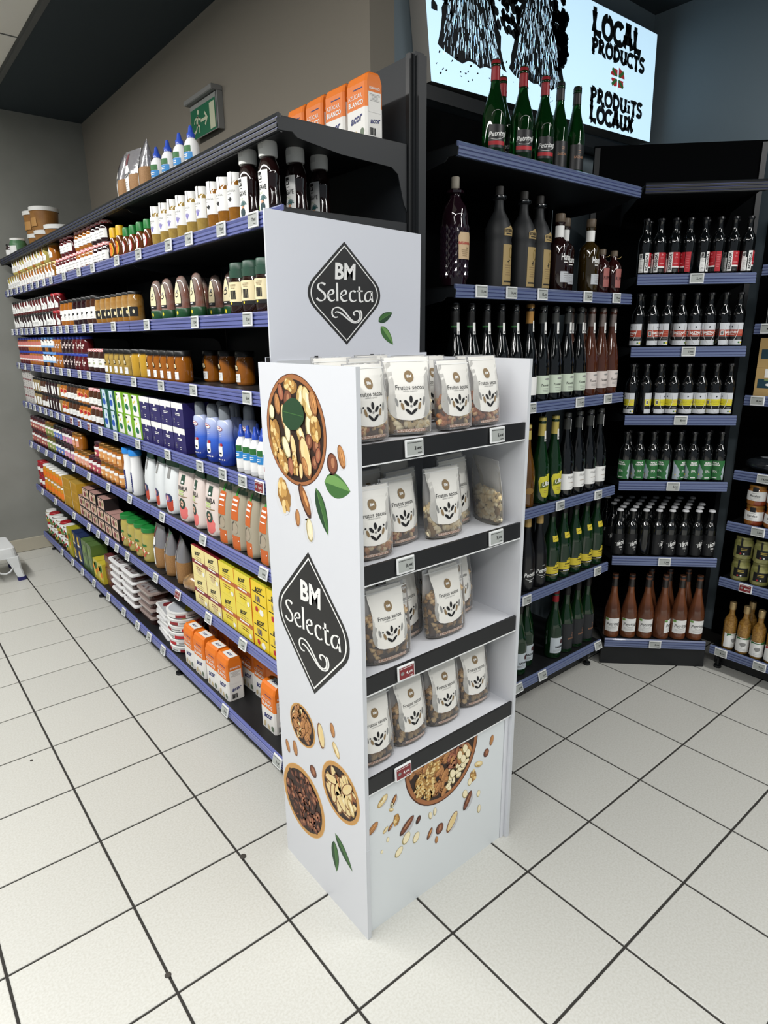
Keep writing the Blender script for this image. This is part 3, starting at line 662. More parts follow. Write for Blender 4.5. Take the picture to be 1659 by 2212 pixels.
def nut_bag(kind, w, d, h, fill, seed, lw=.42):
    rings, front = pouch(w, d, h, 0); rn = random.Random(seed)
    body = MB().loft(rings, m_film)
    ft = MB(); nm = [MATS[f'nut_{kind}_0'], MATS[f'nut_{kind}_1']]
    inner = [[(x*.86, y*.5, max(z, .004)) for x, y, z in r] for r in rings if r[0][2] <= fill*h]
    top = inner[-1]; inner.append([(x*.5, y*.5, fill*h+.008) for x, y, z in top])
    body2 = MB(); body2.loft(inner, M('nut_gap_shade_'+kind, {'cashew': '#7E6238', 'hazel': '#4E2814', 'walnut': '#4A3218', 'almond': '#5A3418', 'mix': '#5A3A1E'}[kind], .7))  # darker core: the shade between the nuts is put into its colour
    for i in range(190):
        z = rn.uniform(.0145, fill*h); x = rn.uniform(-.44, .44)*w
        if i % 3 == 2: x, y, z = rn.uniform(-.38, .38)*w, rn.uniform(-.25, .25)*d*.7, fill*h+rn.uniform(-.004, .006)
        else: y = None
        s_ = {'cashew': (.0125, .0066, .0072), 'hazel': (.0078, .0072, .0078), 'walnut': (.0098, .0066, .006), 'almond': (.0112, .0052, .0066), 'mix': (.0098, .0066, .0066)}[kind]
        q = rn.uniform(.8, 1.15)
        if y is None: y = min(front(x, z)[1]+max(s_[1], s_[0]*.75)*q+.0008, 0)*(-1 if i % 3 == 1 else 1)
        R = Matrix.Rotation(rn.uniform(0, PI), 3, 'Y') @ Matrix.Rotation(rn.uniform(-.5, .5), 3, 'Z')
        fn = (lambda p: Vector((p.x, p.y, p.z+.7*(p.x*p.x-.5)))) if kind == 'cashew' else (lambda p: p*(1+.25*math.sin(7*p.x+5*p.z+i))) if kind == 'walnut' else None
        body2.ball((x, y, z), tuple(a*q for a in s_), nm[i % 2 if kind != 'hazel' else int(rn.random() < .3)], 7, 5, R, fn)
    lb = MB(); L = lambda k: (lambda x, z: front(x, z, .0012+k)); l2 = w*lw
    # tongue-shaped label: wide top band, waist, round foot
    zs = [h*.985, h*.84, h*.74, h*.64, h*.52, h*.42, h*.34, h*.27, h*.22, h*.195, h*.18]; ws = [1.06, 1.05, .98, .96, 1.0, 1.06, 1.05, .96, .78, .5, .12]
    for i in range(len(zs)-1):
        n = 6; vs = []
        for zz, k in ((zs[i], ws[i]), (zs[i+1], ws[i+1])): vs += [front((-1+2*j/n)*l2*k, zz, .0012) for j in range(n+1)]
        lb.add(vs, [(j+n+1, j+n+2, j+1, j) for j in range(n)], m_lab, True)
    f = L(.0008); c = l2/.05
    lb.ell(0, h*.74, .0115*c, .0135*c, TANP, f, 14, .2); lb.text('BM', 0, h*.74, .009*c, WHITE, L(.0012), bold=.03)
    lb.text('Frutos secos', 0, h*.60, .0150*c, INK, f, sx=.92); lb.text('calidad superior', 0, h*.555, .0056*c, GREY, f)
    z0 = h*.34
    for x, z, rx, rz, a, m_ in ((0, .019, .0042, .0085, 0, INK), (-.011, .011, .004, .0085, .7, INK), (.011, .011, .004, .0085, -.7, INK), (0, .004, .003, .003, 0, GREY), (-.007, -.008, .0035, .0105, .85, INK), (.007, -.008, .0035, .0105, -.85, INK),
                                (-.021, .004, .0035, .009, .3, TANP), (.021, .004, .0035, .009, -.3, TANP), (-.026, .016, .0024, .0024, 0, INK), (.024, .018, .0024, .0024, 0, INK), (-.034, .014, .003, .0105, .2, GREY), (.033, .015, .003, .0105, -.2, GREY)):
        lb.ell(x*c, z0+z*c, rx*c, rz*c, m_, f, 10, a)
    foot = MB(); foot.grid(-w*.36, w*.36, .006, h*.07, M('bag_foot_print', '#C9B9AE', .5, noise=(400, '#8C6B58', .45, .55)), L(.0002), 8, 1)
    seal = MB(); seal.grid(-w*.48, w*.48, h*.93, h*.945, WHITE, L(.0006), 6, 1)
    return K('nut_bag', 'bag', body, [('nuts', body2, 'stuff'), ('label', lb), ('zip_seal', seal), ('foot_print', foot)])
NB = {'v': nut_bag('walnut', .130, .055, .195, .56, 6, .38), 'c': nut_bag('cashew', .13, .05, .19, .46, 1), 'h': nut_bag('hazel', .125, .05, .185, .44, 2), 'm': nut_bag('mix', .125, .05, .178, .44, 3), 'w': nut_bag('walnut', .155, .055, .2, .6, 4, .34), 'a': nut_bag('almond', .125, .05, .18, .42, 5)}
DESC = dict(v='walnut', c='cashew', h='hazelnut', m='mixed-nut', w='walnut', a='almond')
LSH = SH = ['topmost', 'second', 'third', 'lowest']
BAGS = {0: [('m', .217, .20, .05), ('c', .278, .288, .3), ('c', .353, .212, -.3), ('c', .425, .272, .1), ('m', .505, .20, 0), ('m', .425, .345, .1), ('h', .625, .205, .05), ('h', .648, .28, .1), ('c', .25, .38, 0), ('c', .41, .42, .1), ('h', .575, .37, 0)],
        1: [('a', .218, .195, -.1), ('m', .347, .237, .05), ('m', .41, .305, .1), ('c', .478, .205, -.05), ('c', .58, .264, .08), ('c', .63, .335, .12), ('c', .68, .225, 1.35), ('c', .222, .32, 0), ('m', .33, .36, .1), ('c', .46, .40, 0)],
        2: [('w', .265, .195, -.06), ('w', .25, .295, .05), ('w', .49, .205, .0), ('w', .60, .275, .05), ('w', .375, .26, .1), ('w', .236, .41, 0), ('w', .41, .365, .05), ('w', .59, .415, 0)],
        3: [('v', .219, .20, -.05), ('v', .357, .21, .04), ('v', .495, .215, -.05), ('v', .636, .225, -.06), ('v', .25, .30, .05), ('v', .40, .315, 0), ('v', .56, .32, .05)]}
for sidx, L in BAGS.items():
    rank = {i: sum(1 for q in L if q[1] < L[i][1] and (q[2] < .28) == (L[i][2] < .28)) for i in range(len(L))}
    for i, (k, x, y, a) in enumerate(L):
        w_ = 'front' if y < .28 else 'back'
        NB[k].put((x, y, SZ[sidx]-.003+(.0028 if y < .28 else .0012)), a, f"clear {DESC[k]} bag in the {w_} row of the {SH[sidx]} stand shelf, {ORD[rank[i]]} from printed side", f'bags of nuts on the {SH[sidx]} stand shelf', tilt=(-.10 if y < .28 else -.04, 0))
# ================================================================ goods on the long shelving
G_AMB = M('honey_amber', '#A8701C', .12, coat=.6, noise=(30, '#7E4E12', .3, .7)); G_PALE = M('honey_pale', '#B79A4E', .15, coat=.5, noise=(40, '#94783A', .3, .7)); G_DKAMB = M('honey_dark', '#7A3F12', .12, coat=.6, noise=(30, '#4A2209', .3, .7))
G_RED = M('jam_red', '#5A1418', .12, coat=.6); G_PLUM = M('jam_plum', '#2A1014', .12, coat=.6); G_ORG = M('jam_orange', '#A8641C', .14, coat=.6); G_BLK = M('syrup_dark', '#1C0C0C', .07, coat=.8); G_BRN = M('jam_brown', '#4A2A18', .15, coat=.5)
G_YEL = M('compote_yellow', '#B0A154', .2, coat=.5); L_BLK = M('lid_black', '#161616', .35); L_GOLD = M('lid_gold', '#A98F5A', .3, metal=.6); L_WHT = M('lid_white', '#E6E6E2', .4); L_GRN = M('lid_green', '#1E7A35', .35); L_DGRN = M('lid_dark_green', '#2B4B3C', .4); L_BLU = M('lid_blue', '#2A3E9A', .35); L_LBLU = M('lid_light_blue', '#5F95D8', .35); L_YEL = M('lid_yellow', '#E8B51E', .35); L_BRN = M('lid_brown', '#5A3418', .35); L_RED = M('lid_red', '#A81E28', .35)
CLEAR = M('clear_plastic', '#7E848A', .08, coat=.6); PL_W = M('white_plastic', '#EDEEEE', .35); PL_BLUE = M('blue_plastic', '#2E50B8', .3, coat=.3); LAV = M('lavender_print', '#8A83C4', .5)
def gingham():
    m = M('gingham_lid', '#E4A0A0', .5)
    nt = m.node_tree; tc = nt.nodes.new('ShaderNodeTexCoord'); ck = nt.nodes.new('ShaderNodeTexChecker'); ck.inputs['Scale'].default_value = 160
    ck.inputs['Color1'].default_value = lin('#EFD9D6'); ck.inputs['Color2'].default_value = lin('#C4525A')
    nt.links.new(tc.outputs['Object'], ck.inputs['Vector']); nt.links.new(ck.outputs['Color'], nt.nodes['Principled BSDF'].inputs['Base Color']); return m
L_GING = gingham()
def bars(mb, cx, cz, w, n, fn, mat=None, dz=.0035, h=.0009, seed=0):
    "lines of small print too fine to read"
    r = random.Random(seed)
    for i in range(n):
        ww = w*r.uniform(.55, 1); z = cz-i*dz; mb.poly([(cx-ww/2, z), (cx+ww/2, z), (cx+ww/2, z+h), (cx-ww/2, z+h)], mat or GREY, fn)
def barcode(mb, cx, cz, w, h, fn):
    x = cx-w/2
    for i in range(9): mb.poly([(x+i*w/9, cz-h/2), (x+i*w/9+w/18*(1+i % 2), cz-h/2), (x+i*w/9+w/18*(1+i % 2), cz+h/2), (x+i*w/9, cz+h/2)], INK, fn)
def curl(mb, cx, cz, w, fn, mat, t=.0012):
    "a handwritten squiggle"
    P = []
    for i in range(25): u = i/24; P.append((cx-w/2+w*u+.06*w*math.sin(u*28), cz+.09*w*math.sin(u*22)*(1-.4*u)))
    mb.stroke(P, t, mat, fn)
def script(mb, word, cx, cz, size, fn, mat=INK, bold=.01, a=.12, sx=.9): mb.text(word, cx, cz, size, mat, fn, shear=.35, bold=bold, a=a, sx=sx)
def jar(name, r, h, glass, lid, labfn=None, lidh=.014, lidr=.9, n=16, neck=.86, facet=False, cat='jar'):
    zb = h-lidh
    body = MB().lathe([(r*.86, 0), (r*.97, .004), (r, .01), (r, zb*.78), (r*.95, zb*.88), (r*neck, zb*.96), (r*neck, zb+.002)], glass, 8 if facet else n)
    ld = MB().lathe([(r*lidr, zb), (r*lidr, h-.0025), (r*lidr*.93, h), (r*lidr*.8, h-.0008)], lid, n)
    P = [('lid', ld)]
    if labfn:
        lb = MB(); labfn(lb, lambda k=.0008: cyl(r+k), r, h); P.append(('label', lb))
    return K(name, cat, body, P)
def wrap(mat, z0, z1, half=1.25, *extra):
    "a paper band around the front; extra callables print on it"
    def f(lb, S, r, h):
        lb.grid(-half*r, half*r, z0, z1, mat, S(), 10, 1)
        for e in extra: e(lb, S(.0014), r, h)
    return f
def row(k, lev, ys, off, desc, end='from the white stand', group=None, dz=0., jit=.12, scale=None, seed=None):
    r = random.Random(seed or hash(desc) % 1000 if False else len(desc)*7+int(ys[0]*100)); ys = sorted(ys)
    for i, y in enumerate(ys):
        loc, rz = LG(y, off, ZL[lev]-.006+dz)
        k.put(loc, rz+r.uniform(-jit, jit), desc+(f', {ORD[i]} {end}' if len(ys) > 1 else ''), group or desc+' row' if len(ys) > 1 else None, scale=scale)
def span(a, b, pitch):
    n = max(1, int((b-a)/pitch)); d = (b-a)/n
    return [a+d*(i+.5) for i in range(n)]
SHF = dict(A='top ledge', B='upper shelf', C='second shelf', D='third shelf', E='fourth shelf', F='fifth shelf', G='sixth shelf', H='floor shelf')

# --- A: top ledge ---------------------------------------------------------------
def sugar_pack():
    w, d, h = .098, .066, .178; c = .006; M('pack_orange', '#E2761B', .5, bump=(40, .15)); M('pack_white', '#E9E7E2', .5, bump=(40, .15))
    o, wh = MATS['pack_orange'], MATS['pack_white']; P = rrect(w, d, c, 1)
    mb = MB().prism(P, 0, .006, wh); mb.loft([[(x, y, z) for x, y in P] for z in (.006, .084)], wh, False, False, False)
    top = [(x*.96, y*.80, h-.006) for x, y in P]; rdg = [(x*.93, y*.55, h) for x, y in P]
    mb.loft([[(x, y, .084) for x, y in P], [(x, y, .152) for x, y in P]], o, False, False, False); mb.loft([[(x, y, .152) for x, y in P], top, rdg], o, False, True, False)
    lb = MB(); f = flat(-d/2-.0007)
    lb.text('BLANCO', 0, .099, .019, WHITE, f, bold=.03, sx=.95); lb.text('AZ\u00daCAR', -.004, .118, .017, WHITE, f, sx=1.0); bars(lb, .01, .136, .05, 1, f, NAVY, h=.003); script(lb, 'acor', 0, .058, .033, f, NAVY, .03)
    lb.ell(.03, .018, .010, .011, M('plant_print', '#6E7B68', .6), f, 10); lb.ell(.002, .014, .007, .012, M('beige_print', '#C9B892', .6), f, 10, .5); lb.ell(-.026, .018, .008, .013, MATS['beige_print'], f, 10, -.4)
    e = lambda x, z: (w/2+.0007, x, z)
    lb.poly([(-.024, .07), (.024, .07), (.024, .125), (-.024, .125)], MATS['pack_white'], e); bars(lb, 0, .118, .04, 6, lambda x, z: (w/2+.0012, x, z), seed=2); lb.text('BLANCO', 0, .135, .010, WHITE, e, bold=.02); script(lb, 'acor', 0, .048, .022, e, NAVY, .03); barcode(lb, -.008, .018, .024, .02, e)
    tp = MB(); g = lambda x, z: (x, z, h+.0009); tp.poly([(-.022, -.017), (.046, -.017), (.046, .017), (-.022, .017)], MATS['pack_white'], g); tp.text('acor', .012, 0, .02, NAVY, lambda x, z: (x, z, h+.0014), shear=.3, bold=.02)
    return K('sugar_pack', 'sugar pack', mb, [('label', lb), ('closing_strip', tp)])
SUGAR = sugar_pack()
for i, y in enumerate((.665, .775, .885, .995)):
    loc, rz = LG(y, .33, ZL['A']-.006); SUGAR.put(loc, rz+.03*(i % 2), f'orange and white sugar pack on the top ledge, {ORD[i]} from the tall post', 'sugar packs on the top ledge', scale=(.95, .95, .93))
def drop_bottle(h=.155, r=.021, blue=True):
    mb = MB().lathe([(r*.9, 0), (r, .005), (r, h*.56), (r*.85, h*.66), (r*.5, h*.74), (r*.46, h*.76)], PL_W, 16)
    cp = MB().lathe([(r*.55, h*.745), (r*.55, h*.83), (r*.36, h*.86), (r*.26, h*.96), (r*.16, h)], PL_BLUE, 12)
    lb = MB(); S = cyl(r+.0008); lb.grid(-r*1.3, r*1.3, h*.08, h*.28, WHITE, S, 8); lb.grid(-r*1.3, r*1.3, h*.29, h*.44, M('sky_print', '#2E86C8', .5), S, 8); lb.grid(-r*1.1, r*1.1, h*.45, h*.57, GREEN, S, 8)
    bars(lb, 0, h*.38, r*1.4, 2, cyl(r+.0013), WHITE, .006, .0025); return K('sweetener_bottle', 'bottle', mb, [('nozzle_cap', cp), ('label', lb)])
DROP = drop_bottle()
row(DROP, 'A', [1.33, 1.43, 1.54, 1.65], .09, 'white dropper bottle with blue nozzle on the top ledge', group='dropper bottles on the top ledge', scale=(1.25, 1.25, .98))
def soft_bag(name, w, d, h, mat, labfn, topmat=None, topn=2, cat='bag', parts=()):
    rings, front = pouch(w, d, h, 0); n = len(rings); mb = MB(); mb.loft(rings[:n-topn], mat, True, False); mb.loft(rings[n-topn-1:], topmat or mat, False, True)
    lb = MB(); labfn(lb, lambda k=.0012: (lambda x, z: front(x, z, k)), w, h); return K(name, cat, mb, [('label', lb)]+list(parts))
m_brsug = M('brown_sugar_fill', '#A27A4C', .6, noise=(300, '#8A6238', .3, .7)); m_gfilm = M('grey_clear_top', '#77767A', .15, coat=.7, bump=(30, .6))
def lab_moreno(lb, F, w, h):
    f = F(); lb.poly([(-w*.42, h*.06), (w*.0, h*.06), (w*.0, h*.60), (-w*.1, h*.70), (-w*.32, h*.70), (-w*.42, h*.60)], WHITE, f)
    lb.poly([(-w*.16, h*.70), (-w*.3, h*.70), (-w*.34, h*.84), (-w*.26, h*.94), (-w*.16, h*.94)], M('maroon_print', '#6A2A30', .5), f)
    script(lb, 'acor', -w*.2, h*.50, .03, F(.002), INK, .02); bars(lb, -w*.21, h*.36, w*.3, 6, F(.002), GREY, .009, .0018, 3)
def moreno():
    rings, front = pouch(.115, .07, .19, 0); lo = [r for r in rings if r[0][2] <= .1]; mb = MB().loft(lo, m_brsug, True, False); mb.loft(rings[len(lo)-1:], m_gfilm, False, True)
    lb = MB(); lab_moreno(lb, lambda k=.0012: (lambda x, z: front(x, z, k)), .115, .19); return K('brown_sugar_bag', 'bag', mb, [('label', lb)])
MORENO = moreno()
row(MORENO, 'A', [1.76, 1.89, 2.02], .09, 'brown sugar bag with white tag on the top ledge', jit=.3)
def tub():
    r, h = .088, .15; mb = MB().lathe([(r*.86, 0), (r, h*.86), (r*1.0, h*.86)], M('caramel_tub', '#A2743C', .4, noise=(14, '#8A5E2C', .4, .7)), 22); ld = MB().lathe([(r*1.05, h*.84), (r*1.05, h), (r*.98, h+.003)], L_WHT, 22)
    lb = MB(); S = lambda x, z: (.0, 0, 0); S = cyl(r*.955+.001); lb.grid(-r*.7, r*.7, h*.2, h*.55, M('tan_label', '#B98A4E', .5), S, 8); return K('caramel_tub', 'tub', mb, [('lid', ld), ('label', lb)])
TUB = tub()
row(TUB, 'A', [3.76, 4.04, 4.24], .24, 'brown tub with white lid on the top ledge', 'from the tall post'); row(TUB, 'A', [4.10, 4.30], .24, 'brown tub stacked on two others on the top ledge', 'from the tall post', dz=.1545)
K_BL = jar('storage_jar', .06, .09, M('navy_tub', '#1C2440', .3), L_BLU, None, .03, 1.12); row(K_BL, 'A', [3.25], .25, 'single dark jar with wide blue lid alone on the top ledge')
row(jar('green_tin', .055, .13, M('tin_green', '#4E7A54', .4), L_WHT, wrap(WHITE, .03, .08)), 'A', [4.33], .10, 'green tin beside the brown tubs on the top ledge')
JB = jar('dark_jar', .036, .10, G_PLUM, L_BLK, wrap(WHITE, .02, .06)); row(JB, 'A', [4.42], .07, 'single dark jar with white label at the far end of the top ledge')

# --- B ---------------------------------------------------------------------------
def agave():
    h = .190; r = .036
    mb = MB().lathe([(r*.9, 0), (r, .006), (r*1.0, .03), (r*.9, .06), (r*.88, .08), (r*.97, .105), (r*.94, .125), (r*.74, .142), (r*.62, .152), (r*.6, .158)], G_BLK, 22, sy=.82)
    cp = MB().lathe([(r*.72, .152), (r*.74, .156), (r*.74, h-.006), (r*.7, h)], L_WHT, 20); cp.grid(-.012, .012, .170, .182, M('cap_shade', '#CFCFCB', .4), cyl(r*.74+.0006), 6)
    lb = MB()
    def S(k):
        def f(x, z):
            t = min(max(z, 0), .13); P = [(0, .9), (.006, 1), (.03, 1), (.06, .9), (.08, .88), (.105, .97), (.125, .94), (.14, .78)]
            for (a, u), (b, v) in zip(P, P[1:]):
                if a <= t <= b: q = u+(v-u)*(t-a)/(b-a)
            R = r*q+k; return (R*math.sin(x/r), -R*.82*math.cos(x/r), z)
        return f
    lb.grid(-.027, .027, .012, .116, WHITE, S(.0008), 8, 8); g = S(.0014)
    lb.poly([(-.014, .093), (.004, .093), (.004, .112), (-.014, .112)], INK, g); lb.ell(-.005, .098, .006, .003, WHITE, S(.0018), 8); lb.text('AGAVE', -.002, .073, .0175, INK, g, bold=.02, sx=.8); bars(lb, -.004, .086, .016, 1, g, INK, h=.002); bars(lb, -.006, .060, .026, 2, g, M('olive_print', '#9AB06A', .5))
    for i in range(9): a = PI*(.15+.7*i/8); lb.stroke([(.006, .036), (.006+.016*math.cos(a), .036+.018*math.sin(a))], .0028, M('agave_print', '#24585A', .5), g)
    lb.ell(.005, .022, .010, .013, M('teal_dark', '#1E3B40', .5), g, 12); lb.ell(.004, .036, .005, .006, M('skin_print', '#C58A62', .5), S(.0018), 10); lb.poly([(-.022, .014), (-.014, .014), (-.014, .028), (-.022, .028)], M('lime_print', '#86B23A', .5), g)
    return K('agave_bottle', 'bottle', mb, [('cap', cp), ('label', lb)])
AG = agave()
for y, o, t in ((.865, .05, 'front row, next to the paper-sleeved honeys'), (.755, .055, 'front row, closer to the post'), (.765, .15, 'behind the front pair'), (.79, .25, 'deepest on the shelf')):
    loc, rz = LG(y, o, ZL['B']-.006); AG.put(loc, rz+.06, f'dark agave syrup bottle with white flip cap, {t}', 'agave syrup bottles')
def tall_honey(name, glass, word, sprig):
    r, h = .0285, .145
    mb = MB().lathe([(r*.9, 0), (r, .004), (r, .10), (r*.82, .115), (r*.8, .122)], glass, 6 if False else 16); cp = MB().lathe([(r*.86, .118), (r*.86, h-.002), (r*.8, h)], L_WHT, 6)
    lb = MB(); lb.grid(-r*1.45, r*1.45, .048, .108, WHITE, cyl(r+.0008), 10); lb.grid(-.011, .011, .108, h+.0002, WHITE, cyl(r*.87+.001), 4); g = cyl(r+.0014)
    lb.text(word, .004, .092, .0085, GREY, g); bars(lb, .002, .084, .02, 1, g)
    if sprig:
        for i in range(5): a = PI*(.25+.5*i/4); lb.stroke([(.008, .055), (.008+.014*math.cos(a), .060+.016*math.sin(a))], .0028, LAV, g)
    else: lb.ell(.002, .068, .009, .003, INK, g, 8, -.5); lb.ell(.007, .071, .004, .005, INK, g, 8, .6)
    return K(name, 'jar', mb, [('cap', cp), ('label', lb)])
row(tall_honey('honey_jar', G_AMB, 'MONTA\u00d1A', 0), 'B', [.945, 1.02, 1.095], .05, 'tall amber honey jar with white paper sleeve'); row(tall_honey('honey_jar', G_PALE, 'LAVANDA', 1), 'B', [1.18, 1.265, 1.35, 1.43, 1.51, 1.595], .05, 'tall pale honey jar with lavender sprig sleeve')
def squeezy(h, glass, cap, lab, ring):
    r = .0225; mb = MB().lathe([(r*.92, 0), (r, .005), (r*.98, h*.5), (r*.8, h*.68), (r*.7, h*.72)], glass, 14); cp = MB().lathe([(r*.84, h*.70), (r*.8, h*.95), (r*.72, h)], cap, 12)
    lb = MB(); g = cyl(r+.0008); lb.ell(0, h*.34, r*.78, h*.24, ring, g, 14); lb.ell(0, h*.34, r*.66, h*.205, lab, cyl(r+.0013), 14); curl(lb, 0, h*.36, r*.9, cyl(r+.0018), RED, .0014); bars(lb, 0, h*.07, r*1.2, 1, cyl(r+.0013), RED, h=.003)
    return K('squeeze_bottle', 'bottle', mb, [('cap', cp), ('label', lb)])
row(squeezy(.115, G_DKAMB, L_GRN, WHITE, RED), 'B', [1.69, 1.775, 1.86, 1.94], .045, 'small amber squeeze bottle with green cap and oval label'); row(squeezy(.135, G_DKAMB, L_YEL, ORANGE, YEL), 'B', [2.025, 2.11], .045, 'small squeeze bottle with bright yellow cap and orange label')
def lab_hand(lb, f, r, h): curl(lb, 0, h*.42, r*1.2, f, INK, .0011); curl(lb, 0, h*.28, r*1.0, f, GREY, .001)
GJ = [jar('jam_jar', .0315, .090, g, L_GING, wrap(WHITE, .016, .054, 1.2, lab_hand), facet=True) for g in (G_PLUM, G_ORG, G_RED)]
ys = span(2.18, 3.10, .067)
for lay, sub in ((0, ys), (1, [y for y in ys if y < 2.66 or 2.72 < y < 2.93])):
    for i, y in enumerate(sub):
        loc, rz = LG(y, .05, ZL['B']-.006+lay*.0905); GJ[(0 if y < 2.42 else 1 if y < 2.66 else 2)].put(loc, rz+random.uniform(-.15, .15), f"faceted jam jar with pink gingham lid, {'stacked on top' if lay else 'bottom layer'}, {ORD[i]} from the yellow caps", 'gingham-lidded jam jars')
def lab_bell(lb, S, r, h):
    g = S(.001); lb.poly([(-r*.9, h*.16), (r*.9, h*.16), (r*.95, h*.40), (r*.35, h*.60), (r*.2, h*.86), (-r*.2, h*.86), (-r*.35, h*.60), (-r*.95, h*.40)], WHITE, g); bars(lb, 0, h*.40, r*1.2, 3, S(.0016), GREY, .007, .0016)
BJ = [jar('honey_jar', .034, .093, g, L_GOLD, lab_bell) for g in (G_AMB, G_ORG, G_YEL)]
ys = span(3.12, 4.46, .074)
for lay in (0, 1):
    sub = ys if lay == 0 else ys[:15]
    for i, y in enumerate(sub):
        if lay and 3.2 < y < 3.3: continue
        loc, rz = LG(y, .05, ZL['B']-.006+lay*.0935); BJ[(i*i+lay) % 3 if y < 4.1 else 2].put(loc, rz+random.uniform(-.2, .2), f"gold-lidded honey jar with bell-shaped label, {'stacked on top' if lay else 'bottom layer'}, {ORD[i]} from the gingham jars", 'honey jars with bell-shaped labels')
# --- C ---------------------------------------------------------------------------
def coffee():
    r, h = .037, .158; mb = MB().lathe([(r*.9, 0), (r, .005), (r, .095), (r*.9, .108), (r*.86, .118)], M('syrup_brown', '#2A1712', .1, coat=.7), 18); cp = MB().lathe([(r*.92, .112), (r*.92, .134), (r*.84, .136), (r*.84, h-.003), (r*.78, h)], L_DGRN, 18)
    lb = MB(); lb.grid(-r*1.3, r*1.3, .034, .100, CREAM, cyl(r+.0008), 10); lb.grid(-r*1.3, r*1.3, .030, .041, INK, cyl(r+.0012), 10); g = cyl(r+.0016); barcode(lb, .008, .062, .024, .026, g); bars(lb, .008, .092, .028, 4, g, TANP, .0035); lb.ell(-.026, .07, .008, .014, INK, g, 10); lb.ell(.0, .036, .004, .004, YEL, g, 8)
    return K('syrup_jar', 'jar', mb, [('cap', cp), ('label', lb)])
CO = coffee(); row(CO, 'C', [.80, .885, .97], .055, 'dark syrup jar with green cap and cream label, front row'); row(CO, 'C', [.79, .875, .96], .145, 'dark syrup jar with green cap behind the front row')
def squeeze_honey():
    h = .152; r = .040; P = [(.86, 0), (.98, .008), (1, .034), (.98, .05), (.92, .09), (.78, .125), (.55, .144), (.25, .1515), (.02, h)]
    cp = MB().lathe([(r*.9, 0), (r*1.02, .006), (r*1.03, .036), (r*.99, .038)], M('cap_forest', '#1E4A2C', .35), 20, sy=.62); mb = MB().lathe([(r*a, z) for a, z in P], M('honey_bottle', '#7A3A22', .07, coat=.8, noise=(12, '#8E7F78', .42, .62)), 20, sy=.6, cap0=True, cap1=False)
    lb = MB()
    def S(k):
        def f(x, z):
            q = 1
            for (u, a), (v, b) in zip(P, P[1:]):
                if a <= z <= b: q = u+(v-u)*(z-a)/(b-a)
            R = r*q+k; t = min(max(x/r, -1.2), 1.2); return (R*math.sin(t), -R*.6*math.cos(t)-.0005, z)
        return f
    Ep = [(-.022, .046), (.022, .046), (.024, .072), (.018, .105), (.008, .126), (0, .131), (-.008, .126), (-.018, .105), (-.024, .072)]
    lb.poly([(x*1.1, z+(z-.085)*.06) for x, z in Ep], INK, S(.001)); lb.poly(Ep, CREAM, S(.0016)); g = S(.0022); lb.ell(0, .085, .013, .009, INK, g, 12, .2); lb.ell(.0, .085, .010, .006, CREAM, S(.0027), 10, .2); lb.ell(.003, .097, .009, .004, GREY, g, 8, .5); lb.poly([(-.022, .046), (.022, .046), (.0225, .055), (-.0225, .055)], INK, g); bars(lb, 0, .049, .02, 1, S(.0027), WHITE, h=.003); lb.ell(0, .022, .006, .007, YEL, S(.0028), 8)
    return K('squeeze_honey', 'bottle', mb, [('base_cap', cp), ('label', lb)])
SQ = squeeze_honey(); row(SQ, 'C', [1.27, 1.405, 1.545, 1.655], .04, 'upside-down honey bottle with green base and pointed cream label'); row(SQ, 'C', [1.18, 1.30, 1.42], .125, 'upside-down honey bottle with green base in the shaded second row')
def lab_creamblk(lb, S, r, h):
    lb.grid(-r*1.3, r*.4, h*.2, h*.52, CREAM, S(), 8); lb.grid(r*.1, r*1.3, h*.2, h*.5, INK, S(.0012), 6); lb.ell(-.008, h*.38, .004, .005, YEL, S(.0014), 8); lb.ell(r*.8, h*.35, .005, .009, CREAM, S(.0018), 8)
row(jar('honey_jar', .0345, .128, M('honey_golden', '#9C6A22', .1, coat=.7, noise=(20, '#B08B54', .4, .6)), L_BLK, lab_creamblk, .012), 'C', [1.94, 2.02, 2.10, 2.18, 2.26, 2.34, 2.42], .05, 'golden honey jar with black lid and cream half label')
def lab_tall(lb, S, r, h): lb.grid(-r*1.3, r*1.3, h*.22, h*.62, WHITE, S(), 8); lb.ell(0, h*.42, r*.5, h*.05, INK, S(.0014), 8, .3); bars(lb, 0, h*.33, r, 2, S(.0014), GREY, .006)
TJ = [jar('preserve_jar', .033, .14, g, L_BLK, lab_tall, .016) for g in (G_BRN, G_PLUM, G_ORG)]
for i, y in enumerate([2.50, 2.585, 2.67, 2.755, 2.84, 2.925, 3.01, 3.095]):
    loc, rz = LG(y, .05, ZL['C']-.006); TJ[0 if i < 2 else 1 if i < 5 else 2].put(loc, rz, f'tall fruit jar with dark lid and broad white label, {ORD[i]} from the golden honey jars', 'tall fruit jars')
JJ = [jar('jam_jar', .0345, .094, g, l, lab_bell) for g, l in ((G_PLUM, L_BLK), (G_RED, L_BLK), (G_BRN, L_GOLD), (G_RED, L_RED))]
ys = span(3.15, 4.45, .077)
for lay in (0, 1):
    for i, y in enumerate(ys):
        loc, rz = LG(y, .05, ZL['C']-.006+lay*.0945); JJ[3 if i < 2 else (i*3+lay) % 3].put(loc, rz+random.uniform(-.3, .3), f"dark jam jar with bell-shaped white label, {'stacked on top' if lay else 'bottom layer'}, {ORD[i]} from the fruit jars", 'dark jam jars with bell-shaped labels')
